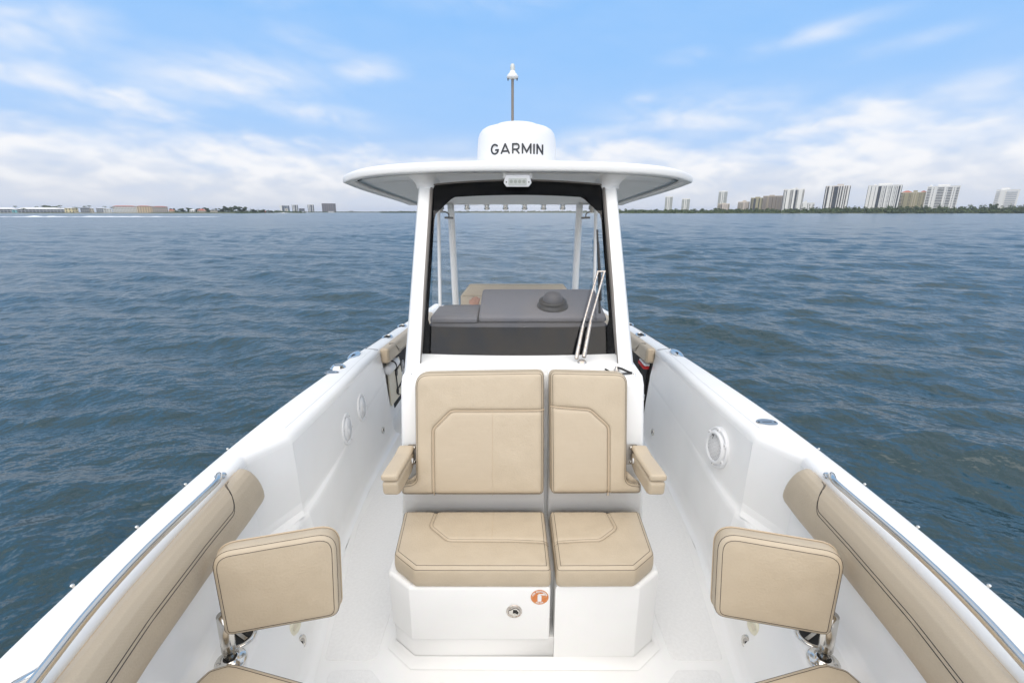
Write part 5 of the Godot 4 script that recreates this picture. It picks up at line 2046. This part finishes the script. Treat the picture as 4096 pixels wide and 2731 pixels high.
func right_towers() -> void:
	mat("far_green", lin(0.03, 0.16, 0.07), 0.6)
	var stripes := [[0.0, 0.30, "balcony"], [0.44, 0.50, "strip"], [0.62, 1.0, "balcony"]]
	var white_wall: Material = M.far_white
	tower("slim white tower with a dark centre line, nearest to the hardtop's right tip", 412.2, 1250, 19.8, 41.4, 18, 21, white_wall, stripes, [[0.42, 0.62, 1.5]], M.far_green_glass)
	tower("slim white tower with a dark centre line, second from the hardtop's right tip", 457.2, 1250, 21.1, 35.8, 18, 18, white_wall, stripes, [[0.42, 0.62, 1.5]], M.far_green_glass)
	tower("tall slim white tower rising behind a short cream block", 521.7, 1180, 21.8, 51.6, 18, 26, white_wall, stripes, [[0.35, 0.65, 1.8]], M.far_green_glass)
	tower("short stepped cream block in front of a slim white tower", 468.6, 1050, 26.1, 19.5, 16, 8, M.far_pinkish, [[0.0, 0.28, "balcony"], [0.30, 0.36, "strip"], [0.52, 0.57, "window"], [0.68, 0.73, "window"], [0.85, 1.0, "balcony"]], [[0.35, 0.7, 2.2]], M.far_glass, M.far_cream)
	tower("short pale block with a rounded white rooftop, left of the two tan towers", 527.1, 1080, 26.8, 24.2, 16, 9, M.far_pinkish, [[0.0, 0.25, "balcony"], [0.28, 0.45, "balcony"], [0.62, 0.67, "window"], [0.74, 0.79, "window"], [0.88, 1.0, "balcony"]], [[0.35, 0.75, 2.4], [0.42, 0.66, 4.2]], M.far_glass, M.far_cream)
	tower("tan tower with dark glass bays beside the wide tan slab", 545.4, 1060, 27.5, 32.3, 18, 14, M.far_khaki, [[0.0, 0.18, "balcony"], [0.24, 0.44, "glass"], [0.66, 0.74, "strip"], [0.90, 1.0, "balcony"]], [[0.35, 0.75, 2.8]], M.far_glass)
	tower("wide tan slab block under a flat white roof edge", 603.2, 1100, 47.1, 37.9, 20, 17, M.far_tan, [[0.0, 0.20, "balcony"], [0.25, 0.27, "pier"], [0.30, 0.44, "balcony"], [0.46, 0.50, "strip"], [0.53, 0.62, "balcony"], [0.64, 0.67, "strip"], [0.70, 0.83, "balcony"], [0.86, 0.98, "balcony"]], [[0.30, 0.56, 2.6]], M.far_brown, M.far_pinkish)
	tower("tall white tower with broad blank piers and a dark left edge", 601.9, 1020, 44.7, 49.0, 22, 20, white_wall, [[0.0, 0.03, "strip"], [0.04, 0.09, "window"], [0.13, 0.16, "strip"], [0.17, 0.31, "pier"], [0.32, 0.42, "balcony"], [0.43, 0.46, "strip"], [0.56, 0.66, "glass"], [0.67, 0.71, "balcony"], [0.73, 0.90, "pier"], [0.91, 0.99, "balcony"]], [[0.43, 0.68, 2.6], [0.55, 0.62, 3.6]], M.far_glass)
	var o := tower("small white block with a curved white fin on its roof", 623.9, 1000, 27.0, 20.6, 14, 6, white_wall, [[0.05, 0.08, "strip"], [0.46, 0.50, "strip"], [0.58, 0.68, "window"], [0.85, 1.0, "window"]], [], M.far_glass)
	put("roof_fin", plate(PackedVector2Array([Vector2(-11.5, -4.0), Vector2(-9.0, 2.5), Vector2(-3.5, 6.0), Vector2(-3.0, 0.4)]), -1.0, 0.4, 0.1, Transform3D(Basis(Vector3(1, 0, 0), Vector3(0, 0, 1), Vector3(0, 1, 0)), Vector3(0, 19.6, -2))), white_wall, o)
	tower("dark glazed tower with pale pink piers, right of the gap in the skyline", 653.2, 960, 50.2, 52.9, 24, 20, M.far_pinkish, [[0.0, 0.035, "strip"], [0.04, 0.07, "pier"], [0.075, 0.14, "glass"], [0.155, 0.26, "pier"], [0.27, 0.30, "strip"], [0.31, 0.33, "pier"], [0.35, 0.52, "glass"], [0.53, 0.555, "pier"], [0.56, 0.60, "strip"], [0.62, 0.655, "pier"], [0.66, 0.70, "strip"], [0.72, 0.765, "pier"], [0.77, 0.80, "strip"], [0.81, 0.84, "pier"], [0.85, 0.88, "strip"], [0.90, 0.965, "pier"], [0.97, 1.0, "strip"]], [[0.45, 0.72, 3.6]], M.far_glass, M.far_white)
	tower("broad white tower with three rows of small windows and rooftop block", 739.3, 950, 67.8, 53.3, 24, 21, white_wall, [[0.0, 0.012, "strip"], [0.10, 0.115, "strip"], [0.225, 0.235, "strip"], [0.31, 0.405, "glass"], [0.435, 0.452, "window"], [0.47, 0.50, "window"], [0.525, 0.545, "strip"], [0.605, 0.622, "window"], [0.64, 0.67, "window"], [0.695, 0.715, "strip"], [0.765, 0.782, "window"], [0.80, 0.83, "window"], [0.855, 0.87, "strip"], [0.90, 0.945, "glass"], [0.985, 1.0, "strip"]], [[0.17, 0.24, 3.0], [0.30, 0.70, 4.6]], M.far_glass)
	o = tower("olive tan block with red tiled roof parts between two white towers", 807.7, 960, 56.8, 40.0, 22, 14, M.far_khaki, [[0.02, 0.12, "balcony"], [0.15, 0.19, "window"], [0.34, 0.37, "window"], [0.39, 0.42, "window"], [0.50, 0.515, "pier"], [0.58, 0.595, "pier"], [0.70, 0.73, "window"], [0.76, 0.78, "window"], [0.86, 0.88, "window"]], [[0.47, 0.62, 4.4]], M.far_glass, M.far_cream)
	put("tiled_roof", hip_roof(16.0, 3.2, 12.0, 0.6), M.roof_red, o, Vector3(-11.0, 40.0, -8.0))
	put("tiled_roof", hip_roof(9.0, 2.6, 9.0, 0.6), M.roof_red, o, Vector3(14.5, 40.0, -8.0))
	tower("white apartment block banded with long dark balconies", 837.8, 930, 64.4, 50.4, 24, 16, white_wall, [[0.03, 0.14, "balcony"], [0.20, 0.225, "window"], [0.33, 0.53, "balcony"], [0.595, 0.61, "window"], [0.64, 0.77, "balcony"], [0.82, 0.845, "window"], [0.895, 0.98, "balcony"]], [[0.06, 0.14, 3.4], [0.32, 0.68, 4.0]], M.far_glass)
	o = tower("white office block with a broad blank shaft, at the right edge", 964.8, 930, 46.2, 44.0, 20, 12, white_wall, [[0.02, 0.16, "balcony"], [0.18, 0.40, "pier"], [0.46, 0.92, "balcony"]], [[0.20, 0.56, 4.4]], M.far_grey)
	# trees that stand clear of the mangroves
	var spots := [[3400, 1000.0, 9.5], [3412, 990.0, 9.0], [3424, 995.0, 9.2], [3440, 1005.0, 8.6], [3451, 990.0, 8.4]]
	for k in spots.size():
		palm("palm tree in the gap between dark tower and broad white tower, %s from the left" % ["first", "second", "third", "fourth", "fifth"][k], (spots[k][0] - 2048.0) / 1820.0 * 0.9618 * spots[k][1], spots[k][1], spots[k][2] + 3.0, k)
	palm("palm tree beside the low white roof, left one of a pair on the right shore", 423.0 * 1.0, 985.0, 11.5, 6)
	palm("palm tree beside the low white roof, right one of a pair on the right shore", 430.0 * 1.0, 990.0, 12.0, 7)
	broad_tree("feathery dark tree above the mangroves left of the rightmost tower", 916.0, 900.0, 15.0, 19.5, 1)
	broad_tree("bushy tree above the mangroves at the right edge of the photo", 1004.0, 905.0, 10.0, 13.5, 2)
	broad_tree("round dark tree right of the second slim tower", 450.0, 960.0, 13.0, 9.5, 3)
	broad_tree("round dark tree left of the short stepped cream block", 452.0, 1000.0, 12.0, 9.0, 0)
	broad_tree("tree standing before the olive tan block", 756.0, 905.0, 14.0, 14.0, 2)


func left_waterfront() -> void:
	var g := "low buildings along the left shore"
	low_building("long two-storey waterfront hall under a white hip roof", -971.6, 980, 103.6, 11.8, 16, 2, 14, M.far_grey, M.roof_white, 3.6, 0.78, g)
	low_building("two-storey hall with white roof at the left edge", -1046.0, 980, 45.0, 11.8, 16, 2, 6, M.far_grey, M.roof_white, 3.4, 0.78, g)
	low_building("turquoise house on the waterfront before the white-roofed hall", -998.2, 958, 28.9, 7.6, 9, 2, 4, M.far_turquoise, M.roof_white, 0.6, 0.4, g)
	low_building("yellow house beside the long white-roofed hall", -917.2, 985, 28.3, 11.4, 12, 2, 4, M.far_yellow, M.roof_white, 1.0, 0.3, g)
	low_building("grey balcony building between the yellow house and the hotel", -900.0, 1000, 24.3, 12.0, 12, 3, 6, M.far_grey, M.roof_grey, 1.0, 0.72, g)
	low_building("small cream house in the low waterfront row", -883.9, 995, 9.0, 10.8, 10, 2, 2, M.far_cream, M.roof_white, 1.0, 0.4, g)
	low_building("grey apartment house behind palms, left of a plain white house", -867.8, 1000, 22.2, 11.2, 12, 3, 6, M.far_grey, M.roof_white, 1.0, 0.6, g)
	low_building("plain white house left of the red-roofed hotel", -848.0, 992, 17.4, 9.6, 12, 2, 3, M.far_white, M.roof_white, 0.8, 0.22, g)
	low_building("long white hotel wing with two window rows and red roof", -825.8, 1010, 51.2, 15.7, 14, 4, 16, M.far_white, M.roof_red, 1.6, 0.44, g)
	low_building("peach coloured middle wing of the red-roofed hotel", -783.9, 1010, 32.6, 15.7, 16, 4, 6, M.far_peach, M.roof_red, 1.4, 0.42, g)
	low_building("grey end wing of the red-roofed hotel beside the trees", -758.2, 1020, 34.0, 14.8, 16, 4, 8, M.far_pinkish, M.roof_red, 1.4, 0.6, g)
	low_building("house with an orange roof just right of the hotel", -730.5, 1015, 13.0, 8.2, 10, 1, 3, M.far_peach, M.roof_red, 2.4, 0.3, g)
	low_building("white-roofed house among the trees on the left shore", -686.0, 1015, 12.0, 8.6, 10, 1, 3, M.far_white, M.roof_white, 2.2, 0.3, g)
	low_building("wide house with an orange tiled roof among the left shore trees", -668.0, 1018, 19.0, 9.0, 11, 1, 4, M.far_cream, M.roof_red, 3.2, 0.3, g)
	low_building("cream villa with a columned front below the big dark trees", -640.0, 1015, 16.0, 7.6, 10, 2, 5, M.far_cream, M.roof_grey, 1.4, 0.5, g)
	var where := ["above the left end of the white-roofed hall", "above the middle of the white-roofed hall", "second above the middle of the white-roofed hall", "third above the middle of the white-roofed hall", "near the right end of the white-roofed hall", "last above the white-roofed hall, left one of two", "last above the white-roofed hall, right one of two", "left of the yellow house gable", "right of the yellow house gable", "left one behind the grey balcony building", "right one behind the grey balcony building", "beside the plain white house", "at the hotel's left end", "before the turquoise house"]
	var spots := [[-1027.1, 17.8], [-983.0, 16.8], [-971.6, 17.3], [-962.3, 17.3], [-948.3, 16.3], [-937.5, 17.8], [-934.3, 19.3], [-905.3, 14.8], [-899.1, 14.3], [-883.1, 17.3], [-873.2, 18.3], [-841.6, 16.8], [-827.7, 14.8], [-1012.0, 12.0]]
	for k in spots.size():
		var d := 1003.0 if k < 7 else (952.0 if k == 13 else 984.0)
		palm("palm tree " + where[k], spots[k][0] * d / 980.0, d, spots[k][1], k + 10)
	var names := ["dark green tree right of the hotel, first of the row", "low spreading tree right of the orange-roofed house", "tall tree left of the white-roofed house", "round tree behind the white-roofed house", "low tree before the white-roofed house", "tree left of the wide orange-roofed house", "tree behind the wide orange-roofed house", "tree right of the wide orange-roofed house", "tree left of the cream villa", "tree behind the cream villa", "big dark tree, left one of the tall clump", "big dark tree, second of the tall clump", "big dark tree, third of the tall clump", "big dark tree, right one of the tall clump", "low tree right of the tall clump", "second low tree right of the tall clump", "last low tree before the far towers"]
	var trees := [[-742.0, 13.0, 11.5], [-722.0, 16.0, 11.0], [-706.0, 15.0, 12.0], [-690.0, 13.0, 10.5], [-697.0, 11.0, 6.5], [-679.0, 12.0, 11.5], [-668.0, 16.0, 12.5], [-652.0, 14.0, 11.0], [-646.0, 12.0, 9.5], [-634.0, 15.0, 11.5], [-626.0, 18.0, 15.5], [-612.0, 18.0, 16.8], [-598.0, 18.0, 16.2], [-585.0, 17.0, 14.8], [-566.0, 17.0, 8.8], [-548.0, 15.0, 8.2], [-530.0, 14.0, 6.5]]
	for k in trees.size():
		broad_tree(names[k], trees[k][0], 1035.0, trees[k][1], trees[k][2], k)
	broad_tree("spreading dark tree behind the roof at the left edge", -1006.0, 1030.0, 30.0, 17.0, 2)
	# clipped hedge and lawn edge at the sea wall
	thicket("shore_scrub", "low scrub along the sea wall of the left shore", [[-980.0, -880.0, 935.0, 935.0, 1.6, 1.8], [-760.0, -540.0, 990.0, 1000.0, 2.6, 3.6], [-760.0, -560.0, 1050.0, 1055.0, 9.0, 10.0], [-560.0, -470.0, 1050.0, 1060.0, 8.0, 5.0]], 0.9, 30.0, 340)


func far_towers() -> void:
	var g := [[0.0, 0.10, "strip"], [0.22, 0.32, "strip"], [0.42, 0.72, "glass"], [0.82, 1.0, "strip"]]
	tower("hazy white tower, leftmost of the distant skyline", -1214.2, 2500, 24.0, 36.6, 20, 12, M.far_white, [[0.5, 1.0, "glass"]], [], M.far_glass)
	tower("hazy blue-grey glass tower, second of the distant skyline", -1235.3, 2600, 27.5, 36.6, 20, 12, M.far_grey, [[0.0, 0.3, "strip"], [0.4, 0.6, "strip"], [0.7, 1.0, "strip"]], [], M.far_glass)
	tower("hazy white tower with a grey centre bay, left of the low dark block", -1144.9, 2500, 32.0, 39.1, 20, 14, M.far_white, g, [], M.far_glass)
	tower("low dark block between two hazy white towers", -1066.1, 2400, 29.2, 19.4, 20, 6, M.far_brown, [[0.05, 0.95, "glass"]], [], M.far_glass)
	tower("hazy white tower with a grey centre bay, right of the low dark block", -1061.6, 2500, 33.0, 40.4, 20, 14, M.far_white, g, [], M.far_glass)
	tower("wide dark brown slab tower near the hardtop's left tip", -927.2, 2400, 71.0, 43.7, 20, 16, M.far_brown, [[0.04, 0.14, "glass"], [0.20, 0.28, "strip"], [0.34, 0.42, "glass"], [0.50, 0.60, "glass"], [0.66, 0.74, "strip"], [0.82, 0.94, "glass"]], [], M.far_dark)
	tower("low pale block left of the distant towers", -1165.6, 2350, 33.5, 10.4, 16, 3, M.far_grey, [[0.1, 0.9, "balcony"]], [], M.far_glass)
	tower("low grey block right of the wide brown tower", -832.6, 2450, 20.7, 8.4, 16, 3, M.far_grey, [[0.1, 0.9, "balcony"]], [], M.far_glass)
	tower("small cream block squeezed between two distant towers", -1168.0, 2450, 14.0, 19.0, 12, 6, M.far_cream, [[0.2, 0.8, "window"]], [], M.far_glass)
	thicket("distant_woods", "thin dark line of trees below the distant towers", [[-1240.0, -430.0, 2310.0, 2330.0, 5.5, 5.0]], 2.2, 8.0, 350)
	var labels := ["low white boathouse below the distant towers", "second low white house below the distant towers", "low white house right of the wide brown tower"]
	var xs := [-1150.0, -1010.0, -880.0]
	for k in 3:
		low_building(labels[k], xs[k], 2300.0, 30.0, 7.0, 10, 1, 4, M.far_white, M.roof_grey, 1.5, 0.4, "low houses below the distant towers")


func wake() -> void:
	# the foaming stern wave of a boat that has passed: a low broken ridge
	var st := begin()
	var n := FastNoiseLite.new()
	n.frequency = 0.09
	n.fractal_octaves = 3
	var rows := [PackedVector3Array(), PackedVector3Array(), PackedVector3Array(), PackedVector3Array(), PackedVector3Array()]
	for k in 240:
		var x := -300.0 + k * 0.62
		var t := smoothstep(-150.0, -235.0, x)
		var h := (0.10 + 0.34 * t) * clampf(0.75 + n.get_noise_1d(x) * 1.1, 0.0, 1.4) - 0.02
		var d := 243.0 + 1.2 * n.get_noise_2d(x * 0.3, 9.0) + 0.03 * (x + 260.0)
		var wide := 1.4 + 1.6 * t
		for j in 5:
			var u := j / 4.0
			rows[j].append(Vector3(x, WATER + h * sin(PI * u) - (0.08 if j == 0 or j == 4 else 0.0), -(d - wide + 2.0 * wide * u + n.get_noise_2d(x, j * 7.0) * 0.5)))
	loft(st, rows)
	var o := put(numbered("wake_foam"), done(st), mat("foam", lin(0.80, 0.83, 0.86), 0.8), self)
	tag(o, "white foaming wake line on the water off the left shore", "wake", "", "stuff")


func distant_boat() -> void:
	var o := thing("speedboat", "tiny white speedboat under way below the distant towers", "boat", Vector3(-484.6, WATER, -1000.0), "")
	o.rotation.y = 0.35
	var rows := []
	for p in [[-3.6, 0.3, 0.2], [-3.0, 1.1, 0.0], [0.0, 1.4, 0.0], [3.6, 1.3, 0.0]]:
		rows.append(PackedVector3Array([Vector3(p[0], 1.15 - p[0] * 0.06, -p[1]), Vector3(p[0] + p[2], -0.2, -p[1] * 0.55), Vector3(p[0] + p[2], -0.2, p[1] * 0.55), Vector3(p[0], 1.15 - p[0] * 0.06, p[1]), Vector3(p[0], 1.15 - p[0] * 0.06, -p[1])]))
	var st := begin()
	flat(st)
	loft(st, rows)
	put("hull", done(st), M.far_white, o)
	block("console", Vector3(1.2, 1.0, 1.0), Vector3(0.4, 1.1, 0), M.far_grey, o)
	block("top", Vector3(2.6, 0.15, 1.9), Vector3(0.5, 2.9, 0), M.far_white, o)
	for e in [-1, 1]:
		block("post", Vector3(0.12, 1.2, 0.12), Vector3(0.5 + e * 0.9, 1.8, 0.6 * e), M.far_grey, o)
	st = begin()
	rows = [PackedVector3Array(), PackedVector3Array(), PackedVector3Array()]
	for k in 60:
		var x := -560.0 + 0.0 + k * 2.6
		var h := 0.75 * exp(-absf(x + 484.0) / 26.0)
		for j in 3:
			rows[j].append(Vector3(x, WATER + (h if j == 1 else -0.1), -(1000.0 + (j - 1) * 2.2)))
	loft(st, rows)
	var w := put(numbered("wake_foam"), done(st), M.foam, self)
	tag(w, "short white wake beside the tiny speedboat", "wake", "", "stuff")


func channel_mark(label: String, x: float, d: float, m: Material) -> void:
	var o := thing("channel_mark", label, "marker", Vector3(x, WATER, -d), "channel marks")
	block("post", Vector3(0.55, 4.2, 0.55), Vector3(0, -0.4, 0), M.bark, o)
	put("board", plate(PackedVector2Array([Vector2(-1.2, 0.0), Vector2(1.2, 0.0), Vector2(0.0, 2.0)]) if m == M.red_cloth else box2(1.9, 1.9), -0.1, 0.1, 0.0, Transform3D(Basis(Vector3(1, 0, 0), Vector3(0, 0, 1), Vector3(0, 1, 0)), Vector3(0, 3.0 if m == M.red_cloth else 4.0, 0.4))), m, o)


# ------------------------------------------------------------------ the person crouching at the helm
# bones: [from, radius, to, radius, colour]; their smooth union meshed as surface nets
func flesh(st_pos: PackedVector3Array, st_col: PackedColorArray, bones: Array, cell: float, blend: float) -> void:
	var lo := Vector3.ONE * 99.0
	var hi := Vector3.ONE * -99.0
	for b in bones:
		var m := Vector3.ONE * (maxf(b[1], b[3]) + cell * 2.0)
		lo = lo.min(b[0] - m).min(b[2] - m)
		hi = hi.max(b[0] + m).max(b[2] + m)
	var n := Vector3i(((hi - lo) / cell).ceil()) + Vector3i.ONE
	var val := PackedFloat32Array()
	val.resize(n.x * n.y * n.z)
	for z in n.z:
		for y in n.y:
			for x in n.x:
				val[(z * n.y + y) * n.x + x] = body_field(lo + Vector3(x, y, z) * cell, bones, blend)
	var cells := {}
	for z in n.z - 1:
		for y in n.y - 1:
			for x in n.x - 1:
				var sum := Vector3.ZERO
				var count := 0
				for e in [[0, 0, 0, 1, 0, 0], [0, 0, 0, 0, 1, 0], [0, 0, 0, 0, 0, 1], [1, 0, 0, 1, 1, 0], [1, 0, 0, 1, 0, 1], [0, 1, 0, 1, 1, 0], [0, 1, 0, 0, 1, 1], [0, 0, 1, 1, 0, 1], [0, 0, 1, 0, 1, 1], [1, 1, 0, 1, 1, 1], [1, 0, 1, 1, 1, 1], [0, 1, 1, 1, 1, 1]]:
					var a := val[((z + e[2]) * n.y + y + e[1]) * n.x + x + e[0]]
					var b := val[((z + e[5]) * n.y + y + e[4]) * n.x + x + e[3]]
					if (a < 0.0) != (b < 0.0):
						sum += Vector3(e[0], e[1], e[2]).lerp(Vector3(e[3], e[4], e[5]), a / (a - b))
						count += 1
				if count > 0:
					cells[Vector3i(x, y, z)] = lo + (Vector3(x, y, z) + sum / count) * cell
	for k in cells:
		for axis in 3:
			var step := Vector3i.ZERO
			step[axis] = 1
			var u := Vector3i.ZERO
			u[(axis + 1) % 3] = 1
			var v := Vector3i.ZERO
			v[(axis + 2) % 3] = 1
			var far: Vector3i = k + step
			if far.x >= n.x or far.y >= n.y or far.z >= n.z:
				continue
			var a := val[(k.z * n.y + k.y) * n.x + k.x]
			var b := val[(far.z * n.y + far.y) * n.x + far.x]
			if (a < 0.0) == (b < 0.0) or not (cells.has(k - u) and cells.has(k - v) and cells.has(k - u - v)):
				continue
			var q := [cells[k], cells[k - u], cells[k - u - v], cells[k - v]]
			if a >= 0.0:
				q.reverse()
			for i in [0, 2, 1, 0, 3, 2]:
				st_pos.append(q[i])
				st_col.append(body_colour(q[i], bones))


func bone_distance(p: Vector3, b: Array) -> float:
	var ab: Vector3 = b[2] - b[0]
	var t := clampf((p - b[0]).dot(ab) / maxf(ab.length_squared(), 1e-8), 0.0, 1.0)
	return p.distance_to(b[0] + ab * t) - lerpf(b[1], b[3], t)


func body_field(p: Vector3, bones: Array, blend: float) -> float:
	var d := 9.0
	for b in bones:
		var e := bone_distance(p, b)
		var h := clampf(0.5 + 0.5 * (d - e) / blend, 0.0, 1.0)
		d = lerpf(d, e, h) - blend * h * (1.0 - h)
	return d


func body_colour(p: Vector3, bones: Array) -> Color:
	var best := 9.0
	var c := Color.WHITE
	for b in bones:
		var e := bone_distance(p, b)
		if e < best:
			best = e
			c = b[4]
	return c


func add_people() -> void:
	var o := thing("person", "person in a dark shirt crouching behind the dash, a bare hand on the helm seat", "person", V(-0.20, floor_y(3.9), 3.9))
	var skin := Color(0.52, 0.25, 0.16)
	var shirt := Color(0.06, 0.07, 0.09)
	var shorts := Color(0.20, 0.19, 0.17)
	var f := func(x: float, y: float, d: float) -> Vector3: return Vector3(x, y, -(d - 3.9))
	var hip := 0.30
	var bones := []
	for s in [-1, 1]:
		bones.append([f.call(s * 0.10, hip, 4.02), 0.095, f.call(s * 0.17, 0.50, 3.66), 0.062, shorts])
		bones.append([f.call(s * 0.17, 0.50, 3.66), 0.058, f.call(s * 0.14, 0.09, 3.92), 0.040, skin])
		bones.append([f.call(s * 0.14, 0.06, 3.96), 0.040, f.call(s * 0.15, 0.04, 3.76), 0.032, shorts])
	bones.append([f.call(0, hip, 4.02), 0.125, f.call(0, 0.55, 3.92), 0.125, shirt])
	bones.append([f.call(0, 0.55, 3.92), 0.13, f.call(0, 0.76, 3.80), 0.12, shirt])
	bones.append([f.call(-0.13, 0.79, 3.80), 0.07, f.call(0.13, 0.79, 3.80), 0.07, shirt])
	bones.append([f.call(0, 0.80, 3.78), 0.055, f.call(0, 0.90, 3.73), 0.052, skin])
	bones.append([f.call(0, 0.95, 3.72), 0.082, f.call(0, 1.00, 3.70), 0.088, Color(0.05, 0.035, 0.025)])
	bones.append([f.call(0, 0.93, 3.69), 0.070, f.call(0, 0.90, 3.66), 0.050, skin])
	bones.append([f.call(0, 0.935, 3.62), 0.012, f.call(0, 0.915, 3.612), 0.016, skin])
	# one arm down on the knee, the other raised to the helm seat
	bones.append([f.call(0.17, 0.77, 3.80), 0.055, f.call(0.25, 0.56, 3.72), 0.042, shirt])
	bones.append([f.call(0.25, 0.56, 3.72), 0.040, f.call(0.19, 0.55, 3.56), 0.028, skin])
	bones.append([f.call(-0.17, 0.77, 3.80), 0.055, f.call(-0.24, 0.97, 4.00), 0.042, shirt])
	bones.append([f.call(-0.24, 0.97, 4.00), 0.040, f.call(-0.150, 1.185, 4.13), 0.027, skin])
	var pos := PackedVector3Array()
	var col := PackedColorArray()
	flesh(pos, col, bones, 0.02, 0.035)
	for hand in [[f.call(-0.150, 1.185, 4.13), Vector3(0.05, 0.35, -0.6).normalized(), Vector3(1, 0, 0.1)], [f.call(0.19, 0.55, 3.56), Vector3(-0.25, -0.35, 0.6).normalized(), Vector3(1, 0, 0.3)]]:
		var w: Vector3 = hand[0]
		var along: Vector3 = hand[1]
		var across: Vector3 = (hand[2] - along * (hand[2] as Vector3).dot(along)).normalized()
		var down := along.cross(across)
		var h := [[w, 0.026, w + along * 0.03, 0.026, skin]]
		for k in 4:
			var off := (k - 1.5) * 0.021
			var root := w + along * (0.085 + (0.004 if k == 1 or k == 2 else -0.004)) + across * off
			h.append([w + along * 0.02 + across * off * 0.7, 0.017, root, 0.0125, skin])
			var l: float = [0.038, 0.045, 0.042, 0.032][k]
			var j := root + along * l + down * 0.010
			h.append([root, 0.0098, j, 0.0088, skin])
			h.append([j, 0.0088, j + along * l * 0.55 + down * l * 0.6, 0.0075, skin])
		var tb := w + along * 0.035 - across * 0.03
		h.append([w + along * 0.02 - across * 0.018, 0.016, tb + along * 0.015 - across * 0.012, 0.012, skin])
		h.append([tb + along * 0.015 - across * 0.012, 0.011, tb + along * 0.055 - across * 0.022 + down * 0.008, 0.009, skin])
		flesh(pos, col, h, 0.005, 0.007)
	var st := begin()
	for i in pos.size():
		st.set_color(col[i])
		st.add_vertex(pos[i])
	var m := mat("person_skin_and_cloth", Color.WHITE, 0.6)
	m.vertex_color_use_as_albedo = true
	put("body", done(st), m, o)
